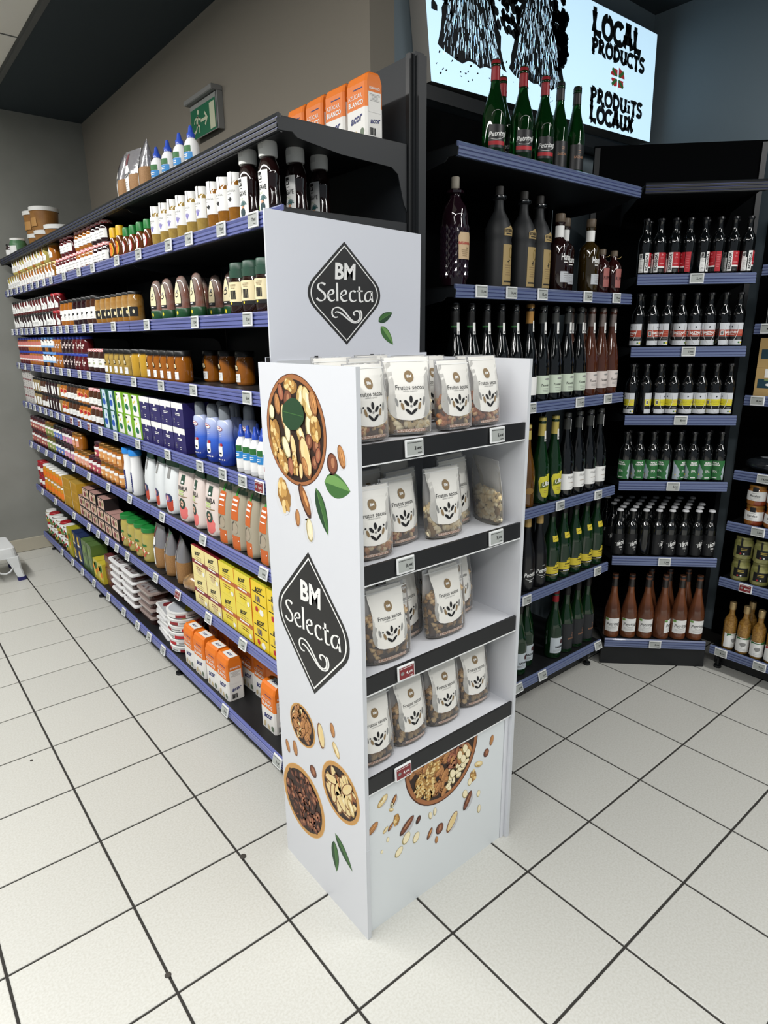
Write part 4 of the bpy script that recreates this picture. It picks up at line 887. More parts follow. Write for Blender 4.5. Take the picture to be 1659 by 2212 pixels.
# --- D ---------------------------------------------------------------------------
def lab_hex(lb, S, r, h):
    lb.grid(-r*1.0, r*.55, h*.10, h*.34, WHITE, S(), 8); bars(lb, -r*.2, h*.27, r, 3, S(.0014), GREY, .006); g = S(.0011); lb.ell(r*.0, h*.52, .010, .014, INK, g, 6, PI/6); lb.ell(r*.0, h*.525, .0088, .0125, CREAM, S(.0016), 6, PI/6); bars(lb, 0, h*.53, .01, 2, S(.002), INK, .005, .0018); lb.grid(-.0025, .0025, h*.62, h*.9, INK, S(.001), 2)
HA = jar('honey_jar', .0345, .120, M('honey_toffee', '#9A5A16', .1, coat=.7), L_BLK, lab_hex, .020, 1.0); row(HA, 'D', [1.48, 1.56, 1.635, 1.71, 1.785], .05, 'amber honey jar with hexagon sticker and black lid')
row(HA, 'D', [1.16, 1.30, 1.44], .15, 'amber honey jar with black lid in the shade')
HP = jar('honey_jar', .0345, .120, G_PALE, L_BLK, lab_hex, .020, 1.0); row(HP, 'D', [2.075, 2.15, 2.225, 2.30, 2.375], .05, 'pale honey jar with hexagon sticker and black lid')
def lab_side(lb, S, r, h): lb.grid(-r*1.5, -r*.4, h*.08, h*.55, INK, S(), 5); lb.grid(-r*1.3, -r*.6, h*.12, h*.3, WHITE, S(.0012), 4)
row(jar('honey_jar', .04, .122, M('honey_yellow', '#C0962E', .12, coat=.6), L_BLK, lab_side, .018, 1.0), 'D', [1.875, 1.98], .056, 'wide yellow honey jar showing its plain side')
row(jar('spread_jar', .042, .118, M('chestnut', '#3A211A', .15, coat=.5), L_GING, wrap(WHITE, .026, .072, 1.3, lambda lb, f, r, h: (lb.ell(0, .046, .02, .008, M('sage_print', '#A9B08E', .6), f, 10), curl(lb, 0, .06, .03, f, INK, .0012)))), 'D', [2.47, 2.565, 2.66], .058, 'brown spread jar with gingham lid and wide white label')
def lab_swirl(lb, S, r, h):
    for i, (x, z) in enumerate(((-.6, .5), (0, .62), (.55, .48), (-.3, .36), (.3, .34), (0, .48))): lb.ell(x*r, z*h, .006, .008, M('petal_print', '#D9C9C4', .5), S(.001), 8, i)
def lab_cow(lb, S, r, h): lb.poly([(-r*1.1, h*.3), (r*1.1, h*.3), (r*1.1, h*.62), (r*.5, h*.78), (-r*.5, h*.78), (-r*1.1, h*.62)], WHITE, S(.001)); lb.grid(-r*1.1, r*1.1, h*.3, h*.42, M('skyblue_print', '#8FB9E6', .5), S(.0015), 8); lb.ell(0, h*.66, .008, .005, INK, S(.0016), 10)
def lab_pink(lb, S, r, h): lb.grid(-r*1.2, r*1.2, h*.28, h*.70, M('pinklabel', '#C97A72', .5), S(), 8); lb.grid(-r*1.0, r*1.0, h*.34, h*.44, WHITE, S(.0014), 6)
DJ = [(jar('jam_jar', .036, .0905, G_RED, L_BLU, lab_swirl), 'raspberry'), (jar('jam_jar', .036, .0905, G_PLUM, L_BLU, lab_swirl), 'blueberry'), (jar('jam_jar', .036, .0905, G_ORG, L_BLU, lab_swirl), 'apricot'),
      (jar('jam_jar', .036, .0905, G_PLUM, L_LBLU, lab_cow), 'shield-labelled dark'), (jar('jam_jar', .036, .0905, G_ORG, L_LBLU, lab_cow), 'shield-labelled orange'), (jar('jam_jar', .036, .0905, G_ORG, L_BLU, lab_pink), 'pink-labelled orange'), (jar('jam_jar', .036, .0905, G_RED, L_BLU, lab_pink), 'pink-labelled red')]
ys = span(2.72, 4.45, .082)
def dk(i): return 0 if i < 3 else 1 if i < 6 else 2 if i < 8 else 4 if i in (8, 10) else 3 if i < 12 else 5 if i < 17 else 6
for lay in (0, 1):
    for i, y in enumerate(ys):
        k, nm = DJ[dk(i)]; loc, rz = LG(y, .05, ZL['D']-.006+lay*.091); k.put(loc, rz+random.uniform(-.15, .15), f"blue-lidded {nm} jam jar, {'upper' if lay else 'lower'} layer, {ORD[i]} from the gingham lids", 'blue-lidded jam jars')
loc, rz = LG(2.62, .14, ZL['D']-.006)
for i, y in enumerate((2.58, 2.75)):
    loc, rz = LG(y, .16, ZL['D']-.006); DJ[0][0].put(loc, rz, f"blue-lidded jam jar standing in the dark behind the front row, {'nearer the stand' if i == 0 else 'farther along'}")
# --- E ---------------------------------------------------------------------------
row(DROP, 'E', [.86, .91, .96, 1.01], .04, 'white dropper bottle with blue nozzle beside the stand', scale=(1.0, 1.0, 1.05)); row(DROP, 'E', [.885, .935, .985], .09, 'white dropper bottle with blue nozzle in the second row', scale=(1.0, 1.0, 1.05))
cm = M('sweet_carton', '#E6E7EA', .45)
cb_ = MB().box(-.024, .024, -.02, .02, 0, .10, cm, {'-y': WHITE}); cl = MB(); f = flat(-.0207); cl.poly([(-.02, .05), (.02, .05), (.02, .085), (-.02, .085)], MATS['sky_print'], f); cl.poly([(-.02, .03), (.02, .03), (.02, .045), (-.02, .045)], RED, f)
row(K('sweetener_carton', 'carton', cb_, [('printed_face', cl)]), 'E', [.75, .805], .04, 'white sweetener carton with blue and red print by the stand')
def bluebottle():
    h, r = .215, .041; P = [(.86, 0), (1, .01), (1, .06), (.86, .10), (.84, .115), (.95, .14), (.85, .158), (.6, .166)]
    m = M('blue_gradient', '#2446B0', .25, coat=.4); nt = m.node_tree; tc = nt.nodes.new('ShaderNodeTexCoord'); sx = nt.nodes.new('ShaderNodeSeparateXYZ'); rp = nt.nodes.new('ShaderNodeValToRGB'); mr = nt.nodes.new('ShaderNodeMapRange'); mr.inputs[2].default_value = .17
    nt.links.new(tc.outputs['Object'], sx.inputs[0]); nt.links.new(sx.outputs['Z'], mr.inputs[0]); nt.links.new(mr.outputs[0], rp.inputs[0]); e = rp.color_ramp.elements; e[0].position = .15; e[0].color = lin('#1F3C9C'); e[1].position = .85; e[1].color = lin('#B9C4E6'); x = rp.color_ramp.elements.new(.5); x.color = lin('#3C68CE'); nt.links.new(rp.outputs[0], nt.nodes['Principled BSDF'].inputs['Base Color'])
    mb = MB().lathe([(r*a, z) for a, z in P], m, 20, sy=.66); cp = MB().lathe([(r*.6, .165), (r*.58, .195), (r*.52, h-.006), (r*.36, h)], CLEAR, 16, sy=.8)
    lb = MB()
    def S(k):
        def f(x, z):
            q = 1
            for (u, a), (v, b) in zip(P, P[1:]):
                if a <= z <= b: q = u+(v-u)*(z-a)/(b-a)
            R = r*q+k; t = x/r; return (R*math.sin(t), -R*.66*math.cos(t)-.0004, z)
        return f
    lb.ell(-.004, .134, .022, .009, RED, S(.0008), 12, -.1); lb.ell(-.004, .134, .020, .0075, WHITE, S(.0013), 12, -.1); bars(lb, -.004, .134, .026, 1, S(.0018), RED, h=.003); bars(lb, 0, .112, .02, 2, S(.001), WHITE, .006)
    lb.grid(-.013, .013, .042, .072, WHITE, S(.001), 5, 5); lb.ell(0, .042, .013, .010, WHITE, S(.001), 12); lb.ell(0, .045, .008, .005, INK, S(.0016), 10); lb.ell(-.003, .075, .010, .008, GREY, S(.0016), 10); lb.ell(.007, .076, .007, .006, RED, S(.002), 8)
    for i in range(5): lb.ell(-.02+.01*i, .022, .003, .003, WHITE, S(.001), 6)
    return K('sweetener_bottle', 'bottle', mb, [('clear_cap', cp), ('label', lb)])
BB = bluebottle(); row(BB, 'E', [1.15, 1.25, 1.36], .05, 'large blue sweetener bottle fading to white, front row'); row(BB, 'E', [1.09, 1.20, 1.31], .115, 'large blue sweetener bottle in the second row')
def carton(name, w, d, h, mats, prints, cat='box'):
    mb = MB(); P = rrect(w, d, .0015, 1); mb.box(-w/2, w/2, -d/2, d/2, 0, h, mats.get('*'), mats); lb = MB(); prints(lb, flat(-d/2-.0006), flat(-d/2-.0011), w, h); return K(name, cat, mb, [('printed_face', lb)])
PUR = M('box_purple', '#2B2560', .4); BGR = M('box_lime', '#7CB22A', .45); TEAL = M('box_teal', '#17564A', .45)
def pr_pur(lb, f, g, w, h): lb.poly([(-w/2, h*.76), (-.01, h*.76), (-.008, h*.70), (.008, h*.70), (.01, h*.76), (w/2, h*.76), (w/2, h), (-w/2, h)], WHITE, f); lb.ell(0, h*.76, .009, .010, WHITE, g, 12); bars(lb, .002, h*.55, w*.42, 2, g, WHITE, .006, .003); bars(lb, .004, h*.2, w*.14, 2, g, WHITE, .008, .002); bars(lb, -w*.3, h*.34, w*.12, 4, g, GREY, .006, .002)
PB = carton('sweetener_box', .118, .11, .1, {'*': PUR, '+z': M('box_top_dark', '#26283A', .5)}, pr_pur)
def pr_grn(lb, f, g, w, h): lb.poly([(-w*.28, h*.03), (w*.42, h*.03), (w*.30, h*.97), (-w*.28, h*.97)], WHITE, f); lb.ell(0, h*.36, w*.2, h*.15, M('emerald_print', '#1E6B4A', .5), g, 14, -.2); lb.ell(-w*.05, h*.66, w*.12, h*.04, YEL, g, 8, .6); lb.ell(-w*.22, h*.86, w*.12, h*.05, INK, g, 10)
def pr_teal(lb, f, g, w, h): lb.poly([(-w*.22, h*.03), (w*.4, h*.03), (w*.28, h*.97), (-w*.22, h*.97)], M('paleblue', '#C9DEEA', .5), f); lb.ell(.0, h*.38, w*.22, h*.17, BLUE, g, 14); lb.ell(.01, h*.72, w*.08, h*.08, BLUE, g, 10, .4); lb.ell(-w*.3, h*.82, w*.1, h*.07, GREEN, g, 10)
GB = carton('tea_box', .107, .11, .1, {'*': BGR, '+z': M('lime_top', '#5E8A22', .5)}, pr_grn); TB2 = carton('tea_box', .107, .11, .1, {'*': TEAL, '+z': M('teal_top', '#123F38', .5)}, pr_teal)
for k, ys, nm in ((PB, [1.515, 1.64, 1.765, 1.89], 'purple and white sweetener box'), (GB, [2.015, 2.13, 2.245], 'lime green box with white stripe'), (TB2, [2.365, 2.48], 'teal box with blue drop')):
    for lay in (0, 1): row(k, 'E', ys, .075, f"{nm}, {'upper' if lay else 'lower'} layer", dz=lay*.1005, jit=.015, group=nm+'es')
def lab_strip(lb, S, r, h): lb.grid(-r*.45, r*.45, h*.14, h*.66, WHITE, S(), 5)
def lab_peach(lb, S, r, h): lb.grid(-r*1.2, r*1.2, h*.14, h*.40, WHITE, S(), 8); lb.ell(0, h*.52, r*.85, h*.18, M('peach_print', '#E09A62', .5), S(.0012), 12); lb.ell(r*.5, h*.5, r*.3, h*.1, RED, S(.0016), 8)
def lab_white(lb, S, r, h): lb.grid(-r*1.2, r*1.2, h*.14, h*.48, WHITE, S(), 8); bars(lb, 0, h*.38, r*1.4, 3, S(.0014), GREY, .006)
EJ = [(jar('jam_jar', .0335, .096, G_ORG, L_BLK, lab_peach), 'peach label'), (jar('jam_jar', .0335, .096, G_BRN, L_BLK, lab_white), 'white band'), (jar('jam_jar', .0335, .096, G_PLUM, L_BLK, lab_strip), 'narrow white strip'), (jar('jam_jar', .0335, .096, M('pale_jam', '#8E7A4E', .15, coat=.5), L_BLK, lab_strip), 'pale filling'), (jar('jam_jar', .0335, .096, G_BRN, L_GING, lab_white), 'gingham lid')]
ys = span(2.545, 4.16, .0755)
def ek(i): return 4 if i < 3 else 0 if i < 6 else 1 if i < 9 else 0 if i < 11 else 3 if i < 12 else 2 if i < 16 else 1 if i < 18 else 3
for lay in (0, 1):
    for i, y in enumerate(ys):
        k, nm = EJ[ek(i)]; loc, rz = LG(y, .05, ZL['E']-.006+lay*.0965); k.put(loc, rz+random.uniform(-.2, .2), f"jam jar ({nm}), {'upper' if lay else 'lower'} layer of the fourth shelf, {ORD[i]} from the teal boxes", 'jam jars on the fourth shelf')
def pr_ctn(lb, f, g, w, h): lb.poly([(-w*.4, h*.7), (w*.4, h*.7), (w*.4, h*.9), (-w*.4, h*.9)], M('dusty_red', '#8E5A5C', .5), f); bars(lb, 0, h*.5, w*.5, 3, f, GREY, .012, .004)
CT = carton('preserve_carton', .07, .07, .06, {'*': M('carton_white', '#D3CFCB', .5)}, pr_ctn)
for lay in range(4):
    for i, y in enumerate((4.2, 4.275, 4.35, 4.425)):
        loc, rz = LG(y, .055, ZL['E']-.006+lay*.0605); CT.put(loc, rz, f"small white carton by the far wall, {['bottom', 'second', 'third', 'top'][lay]} layer, {ORD[i]} from the jars", 'small white cartons by the far wall')
# --- F ---------------------------------------------------------------------------
def lab_orange(lb, F, w, h):
    f = F(); g = F(.002); o = M('orange_band', '#C4622A', .5); lb.grid(-w*.47, w*.47, h*.015, h*.23, o, f, 8, 2); lb.poly([(-w*.30, h*.48), (w*.22, h*.48), (w*.18, h*.83), (-w*.02, h*.86), (-w*.22, h*.83)], o, f); lb.poly([(-w*.06, h*.85), (w*.06, h*.85), (w*.06, h*.97), (-w*.06, h*.97)], M('leaf_green', '#3E9A3A', .5), F(.0016))
    for z in (.77, .70, .62, .565): bars(lb, -w*.03, h*z, w*.34, 1, g, WHITE, h=.007 if z > .65 else .004, seed=int(z*100))
    lb.ell(.0, h*.36, w*.2, h*.1, M('window_tan', '#A79A86', .3), f, 14, .4); lb.stroke([(-w*.16, h*.3), (-w*.12, h*.42), (w*.0, h*.46)], .006, M('grey_ring', '#5A5650', .4), g); lb.ell(-w*.2, h*.18, .003, .003, WHITE, g, 6); lb.ell(w*.2, h*.16, .003, .003, WHITE, g, 6)
row(soft_bag('panela_bag', .105, .07, .235, M('kraft_bag', '#A39A86', .45, coat=.2, bump=(16, .5)), lab_orange, M('olive_leaf_top', '#8C8A72', .5, noise=(35, '#3F5A46', .45, .55))), 'F', [.86, .965, 1.07, 1.175], .05, 'kraft bag with orange label and orange base')
def lab_panela(lb, F, w, h):
    f = F(); g = F(.002); lb.poly([(-w*.12, h*.66), (w*.12, h*.66), (w*.12, h*.82), (-w*.12, h*.82)], L_DGRN, f); lb.ell(0, h*.70, w*.07, h*.025, WHITE, g, 10); lb.text('PANELA', 0, h*.585, .026, INK, f, bold=.02, sx=.8); bars(lb, -w*.05, h*.52, w*.34, 2, f, M('palegreen', '#B9C98A', .5), .012, .008); bars(lb, 0, h*.44, w*.8, 1, f, TANP, h=.003)
    lb.ell(0, h*.17, w*.30, h*.14, PINK, f, 16); lb.ell(.0, h*.315, w*.19, h*.10, M('hair_print', '#26443A', .5), g, 14); lb.ell(.002, h*.32, w*.09, h*.055, M('face_print', '#E0B29A', .5), F(.0026), 12); lb.stroke([(-w*.05, h*.325), (w*.06, h*.325)], .004, INK, F(.003))
row(soft_bag('panela_bag', .125, .075, .238, M('pinkish_bag', '#DCCFC8', .45, bump=(14, .5)), lab_panela, M('green_bag_top', '#2F5A40', .4)), 'F', [1.30, 1.435, 1.57], .06, 'pale pink bag with dark green top and seated figure print', jit=.2)
def lab_whiteb(lb, F, w, h):
    f = F(); lb.ell(.01, h*.17, w*.28, h*.13, M('skirt_print', '#B8442E', .5), f, 14, .3); lb.ell(.0, h*.30, w*.26, h*.09, M('hat_print', '#2A3A5C', .5), F(.0016), 14); lb.ell(-.005, h*.28, w*.16, h*.075, M('mauve_print', '#8E5A8C', .5), F(.002), 12); lb.ell(-.004, h*.29, w*.08, h*.05, MATS['face_print'], F(.0024), 10); lb.poly([(-w*.1, h*.66), (w*.1, h*.66), (w*.1, h*.86), (-w*.1, h*.86)], GREY, f)
row(soft_bag('sugar_bag', .12, .075, .236, M('white_bag', '#DDE1E2', .4, bump=(14, .5)), lab_whiteb, M('green_bag_top', '#2F5A40')), 'F', [1.73, 1.865, 2.0], .062, 'white bag with dark green top and hatted figure print', jit=.3)
def milkb():
    r, h = .032, .225; mb = MB().lathe([(r*.9, 0), (r, .008), (r, .11), (r*.8, .15), (r*.8, .19), (r*.84, .2)], PL_W, 18); cp = MB().lathe([(r*.98, .196), (r*.98, h-.003), (r*.92, h)], M('cap_azure', '#2A86D8', .35), 18); lb = MB(); lb.grid(-.009, .012, .015, .115, NAVY, cyl(r+.0008), 4, 1); lb.text('l', .0, .08, .03, WHITE, cyl(r+.0014)) if False else curl(lb, .001, .085, .014, cyl(r+.0014), WHITE, .002); bars(lb, .001, .06, .012, 4, cyl(r+.0014), WHITE, .01, .003)
    return K('sweetener_shaker', 'bottle', mb, [('cap', cp), ('label', lb)])
row(milkb(), 'F', [2.17, 2.27], .045, 'white plastic bottle with azure cap and navy strip')
def lab_pic(c):
    def f(lb, S, r, h): lb.grid(-r*.9, r*.9, h*.2, h*.72, M(c+'_pic', c, .5), S(), 8); lb.grid(-r*.9, r*.9, h*.56, h*.72, WHITE, S(.0012), 8); lb.ell(0, h*.36, r*.4, h*.08, M('cream_dot', '#F0D8B8', .5), S(.0016), 8)
    return f
FJ = [(jar('jam_jar', .034, .098, G_ORG, M('lid_bronze', '#7E5A26', .3, metal=.4), lab_pic('#D89A5A')), 'orange picture'), (jar('jam_jar', .034, .098, G_RED, M('lid_plum', '#3A2028', .35), lab_pic('#B04A5A')), 'red picture'), (jar('jam_jar', .034, .098, G_ORG, MATS['lid_bronze'], lab_pic('#E0A08A')), 'salmon picture'),
      (jar('jam_jar', .034, .098, G_PLUM, MATS['lid_plum'], lab_pic('#C88AA8')), 'pink picture'), (jar('jam_jar', .034, .098, G_PLUM, L_BLK, lab_pic('#5F74B8')), 'blue picture'), (jar('jam_jar', .034, .098, M('kiwi_jam', '#5A5A26', .15, coat=.5), MATS['lid_bronze'], lab_pic('#8A9A5A')), 'green picture'), (jar('jam_jar', .034, .098, G_RED, MATS['lid_plum'], lab_pic('#A8605A')), 'brick picture')]
ys = span(2.33, 4.45, .076)
def fk2(i): return 0 if i < 5 else 1 if i < 8 else 2 if i < 12 else 3 if i < 15 else 4 if i < 18 else 5 if i < 21 else 6
for lay in (0, 1):
    for i, y in enumerate(ys):
        if lay and 6 <= i <= 9: continue
        k, nm = FJ[fk2(i)]; loc, rz = LG(y, .05, ZL['F']-.006+lay*.0985); nn = ORD[i]
        k.put(loc, rz+random.uniform(-.2, .2), f"jam jar with {nm} label, {'upper' if lay else 'lower'} layer, {nn} from the azure caps", 'jam jars on the fifth shelf')
# --- G ---------------------------------------------------------------------------
LY = M('box_lemon', '#E6D24A', .45); CRM = M('box_cream', '#EADB96', .45); MAR = M('box_maroon', '#7E1E2A', .45); OLV = M('box_olive', '#B7B22E', .45)
def pr_acor(stripe, base):
    def f(lb, f_, g, w, h):
        script(lb, 'acor', -w*.05, h*.80, .031, f_, INK, .03); lb.poly([(-w/2, h*.40), (w/2, h*.40), (w/2, h*.54), (-w/2, h*.54)], stripe, f_); bars(lb, 0, h*.47, w*.6, 1, g, WHITE, h=.006); bars(lb, 0, h*.66, w*.55, 2, f_, TANP, .009, .002); lb.ell(0, h*.18, w*.16, h*.1, base, f_, 14); script(lb, 'azucar', 0, h*.30, .014, f_, MAR, .0, 0) if False else bars(lb, 0, h*.30, w*.5, 2, f_, MAR, .009, .003); lb.ell(w*.34, h*.15, w*.08, h*.08, WHITE, g, 8)
    return f
AB = [carton('sugar_cube_box', .125, .09, .128, {'*': CRM, '+z': MAR, '+x': MAR}, pr_acor(MAR, M('lump_print', '#CDB98A', .5))), carton('sugar_cube_box', .125, .09, .128, {'*': LY, '+z': OLV, '+x': ORANGE}, pr_acor(M('rust_print', '#B8622E', .5), YEL))]
def pr_100(lb, f, g, w, h): script(lb, 'acor', 0, h*.82, .033, f, INK, .03); bars(lb, 0, h*.68, w*.9, 1, f, INK, h=.004); lb.text('100', -.01, h*.50, .034, NAVY, f, bold=.03, sx=.7); bars(lb, 0, h*.34, w*.9, 1, f, INK, h=.004); lb.ell(-.02, h*.18, .012, .012, RED, f, 5); lb.ell(.015, h*.14, .016, .014, WHITE, f, 6)
AB.append(carton('sugar_cube_box', .11, .09, .128, {'*': M('box_sun', '#EBCB2A', .45), '+z': OLV}, pr_100))
for k, ys, nm in ((AB[2], [.80, .915], 'sunny yellow sugar box with black bands'), (AB[1], [1.04, 1.17], 'lemon sugar box with rust stripe'), (AB[0], [1.30, 1.43], 'cream sugar box with maroon stripe and top')):
    for lay in (0, 1): row(k, 'G', ys, .06, f"{nm}, {'upper' if lay else 'lower'} layer", dz=lay*.1285, jit=.01, group=nm+'es')
cf = M('cookie_film', '#9C7A50', .12, coat=.8, bump=(26, 1.0), noise=(30, '#6E5436', .4, .6))
ck = MB().ball((0, 0, .042), (.085, .055, .042), cf, 18, 10, None, lambda p: p*(1+.06*math.sin(9*p.x)*math.sin(8*p.y+2)))
ct = MB().box(-.05, .05, .03, .052, .066, .074, M('mint_strip', '#8FC9B4', .4)); loc, rz = LG(1.575, .07, ZL['G']-.006); K('biscuit_bag', 'bag', ck, [('mint_strip', ct)]).put(loc, rz+.4, 'crinkled clear bag of brown biscuits slumped beside the cream boxes')
row(MORENO, 'G', [1.745, 1.88, 2.015], .075, 'brown sugar bag with grey clear top on the sixth shelf', jit=.25, scale=(1.05, 1.1, 1.12))
def lab_fruit(lb, S, r, h):
    rn = random.Random(3)
    for i in range(14): lb.ell(rn.uniform(-.7, .7)*r, h*rn.uniform(.2, .42), .007, .008, [M('coral', '#D9795A', .5), M('coral2', '#C2553E', .5), CREAM][i % 3], S(.001+.0003*i), 8)
    lb.ell(0, h*.5, r*.6, h*.06, GREEN, S(.001), 10)
row(jar('compote_jar', .047, .178, G_YEL, L_GRN, lab_fruit, .022, .98, n=20), 'G', [2.13, 2.24, 2.35, 2.46], .066, 'tall yellow compote jar with bright green lid')
def pr_pink(lb, f, g, w, h): lb.poly([(-w*.46, h*.1), (w*.46, h*.1), (w*.46, h*.92), (-w*.46, h*.92)], M('box_rose', '#D8B8A4', .5), f); lb.ell(-w*.1, h*.45, w*.16, h*.26, M('berry_print', '#7E3A3E', .5), g, 12); lb.ell(w*.22, h*.5, w*.14, h*.2, M('sage2', '#8A8A5E', .5), g, 10); bars(lb, 0, h*.8, w*.5, 1, g, INK, h=.005)
PK = carton('tea_box', .125, .08, .068, {'*': M('box_black', '#1E1B1C', .4), '+z': M('box_rose_top', '#A8827A', .5)}, pr_pink)
for lay, ys in ((0, [2.58, 2.71, 2.84, 2.97, 3.10, 3.23]), (1, [2.58, 2.71, 2.84, 2.97, 3.10, 3.23]), (2, [2.80, 2.97, 3.12])): row(PK, 'G', ys, .06, f"pink and black picture box, {['bottom', 'middle', 'top'][lay]} layer", dz=lay*.0685, jit=.02, group='pink and black picture boxes')
def pr_case(lb, f, g, w, h):
    for i in range(2):
        for j in range(3): lb.poly([(-w*.42+i*w*.44, h*.04+j*h*.32), (-w*.02+i*w*.44, h*.04+j*h*.32), (-w*.02+i*w*.44, h*.31+j*h*.32), (-w*.42+i*w*.44, h*.31+j*h*.32)], M('mustard', '#B98A1E', .45), f)
    lb.poly([(-w*.5, h*.0), (-w*.44, 0), (-w*.44, h), (-w*.5, h)], CREAM, g)
row(carton('shelf_case', .16, .15, .195, {'*': M('case_gold', '#C79A2E', .45), '+z': M('case_gold_top', '#C4A04A', .4, coat=.5)}, pr_case), 'G', [3.40, 3.60], .095, 'large mustard yellow case', jit=.03)
OJ = [(jar('peach_jar', .038, .098, M('peach_half', '#C98A1E', .15, coat=.5), L_WHT, wrap(ORANGE, .02, .06)), 'white-lidded orange'), (jar('cherry_jar', .038, .098, M('cherry_red', '#8E1E2A', .2, coat=.5), L_RED, wrap(WHITE, .03, .055)), 'red-lidded cherry')]
ys = span(3.70, 4.44, .083)
for lay in (0, 1):
    for i, y in enumerate(ys):
        k, nm = OJ[1 if i > 5 else 0]; loc, rz = LG(y, .05, ZL['G']-.006+lay*.0985); k.put(loc, rz, f"{nm} fruit jar, {'upper' if lay else 'lower'} layer, {ORD[i]} from the mustard cases", 'fruit jars on the sixth shelf')
# --- H ---------------------------------------------------------------------------
row(SUGAR, 'H', [.80, .98], .09, 'orange sugar pack on the floor shelf next to the stand', jit=.05, scale=(1.08, 1.1, 1.1))
row(SUGAR, 'H', [1.31, 1.42, 1.55, 1.665], .06, 'orange sugar pack on the floor shelf, front row', jit=.05, scale=(1.06, 1.1, 1.1)); row(SUGAR, 'H', [1.09, 1.2, 1.31, 1.42, 1.53, 1.64], .175, 'orange sugar pack on the floor shelf, back row', jit=.05, scale=(1.02, 1.1, 1.1))
tr = .085; tt = MB().lathe([(tr*.9, 0), (tr, .006), (tr, .027), (tr*1.03, .028), (tr*1.03, .033), (tr*.98, .0335)], M('tub_white', '#E4E4E2', .35), 26); tl = MB(); S = cyl(tr+.0006)
for q in range(3): tl.grid(-.16+.11*q, -.11+.11*q, .006, .021, RED if q % 2 else M('dkred', '#8E2A2E', .5), S, 5); bars(tl, -.08+.11*q, .012, .05, 1, S, GREY, h=.006, seed=q)
tp = MB(); tp.ell(0, 0, tr*.9, tr*.9, M('tub_lid', '#BFC3C8', .15, coat=.6), lambda x, z: (x, z, .0339), 24); tp.ell(-.02, -.03, .045, .025, YEL, lambda x, z: (x, z, .0343), 12, .3, .3, 2); tp.ell(.015, -.04, .03, .012, M('olive_dk', '#6E6A2A', .5), lambda x, z: (x, z, .0347), 10, .5)
DT = K('sweets_tub', 'tub', tt, [('side_print', tl), ('lid_print', tp)])
for i in range(6): loc, rz = LG(1.86+.004*(i % 2), .10, ZL['H']-.006+.0355*i); DT.put(loc, rz+.5*i, f"round white tub in the floor-shelf stack, {['bottom', 'second', 'third', 'fourth', 'fifth', 'topmost'][i]} of six", 'stack of round white tubs')
ty = MB().prism(rrect(.20, .13, .018, 2), 0, .004, M('tray_foot', '#C9C9C9', .4)); ty.loft([[(x, y, z) for x, y in rrect(.19*q, .12*q, .018, 2)] for z, q in ((.004, .9), (.03, 1.0), (.031, 1.08), (.034, 1.08))], M('tray_white', '#E2E2E0', .4), True, True, False)
tl = MB(); f = lambda x, z: (x, z, .0345); g = lambda x, z: (x, z, .0349); tl.poly([(-.09, -.055), (.09, -.055), (.09, .055), (-.09, .055)], M('tray_film', '#B9BABC', .12, coat=.7), f); tl.ell(-.04, -.01, .028, .03, M('date_print', '#6E1E22', .5), g, 12, 0, .3, 3); tl.ell(.03, .01, .04, .028, M('gold_print', '#A8963A', .5), g, 12, .2, .3, 4)
TR = K('fruit_tray', 'tray', ty, [('film_lid', tl)])
for i in range(4): loc, rz = LG(2.055+.008*(i % 2), .11+.006*(i % 3), ZL['H']-.006+.0352*i); TR.put(loc, rz+.12*(i % 3-1), f"flat white tray with printed film, {['bottom', 'second', 'third', 'top'][i]} of the stack beside round tubs", 'stack of flat white trays')
def datebox(film_):
    mb = MB().loft([[(x, y, z) for x, y in rrect(.19*q, .12*q, .02, 3)] for z, q in ((0, .9), (.036, 1.0))], M('date_fill', '#35160F', .15, coat=.7), True, True, False); rm = MB().loft([[(x, y, z) for x, y in rrect(.192*q, .122*q, .02, 3)] for z, q in ((.033, 1.0), (.034, 1.06), (.044, 1.06), (.045, 1.03))], film_, True, False, False)
    rm.loft([[(x, y, .045) for x, y in rrect(.192*1.03, .122*1.03, .02, 3)], [(x, y, .0452) for x, y in rrect(.165, .095, .016, 3)]], film_, False, False, False); rm.add([(x, y, .0448) for x, y in rrect(.165, .095, .016, 3)], [tuple(range(16))], M('date_window', '#4A2622', .1, coat=.8, noise=(40, '#8E8A8A', .5, .65)), False); return K('date_box', 'box', mb, [('lid', rm)])
DB = datebox(M('date_lid', '#E6E6E6', .35)); DC = datebox(M('date_lid_clear', '#9A8A84', .12, coat=.7))
for i in range(4): loc, rz = LG(2.285, .10, ZL['H']-.006+.0455*i); DC.put(loc, rz, f"clear-lidded box of dried fruit, {['bottom', 'second', 'third', 'top'][i]} of its stack by the white trays", 'stack of clear-lidded fruit boxes')
for s_, y in enumerate((2.50, 2.715)):
    for i in range(5): loc, rz = LG(y, .085, ZL['H']-.006+.0455*i); DB.put(loc, rz, f"white-rimmed date box, {['bottom', 'second', 'third', 'fourth', 'top'][i]} of the {['nearer', 'farther'][s_]} stack", 'stacks of white-rimmed date boxes')
BR = carton('fruit_brick', .13, .10, .04, {'*': M('brick_brown', '#5A2622', .3, coat=.5), '+z': M('brick_top', '#6E3A3A', .15, coat=.7)}, lambda lb, f, g, w, h: bars(lb, 0, h*.5, w*.7, 1, f, M('brick_lt', '#8E5A50', .4), h=.004))
for i in range(5): loc, rz = LG(2.90, .09, ZL['H']-.006+.0405*i); BR.put(loc, rz+.04*(i % 3-1), f"maroon fruit brick, {['bottom', 'second', 'third', 'fourth', 'top'][i]} of the stack beside date boxes", 'stack of maroon fruit bricks')
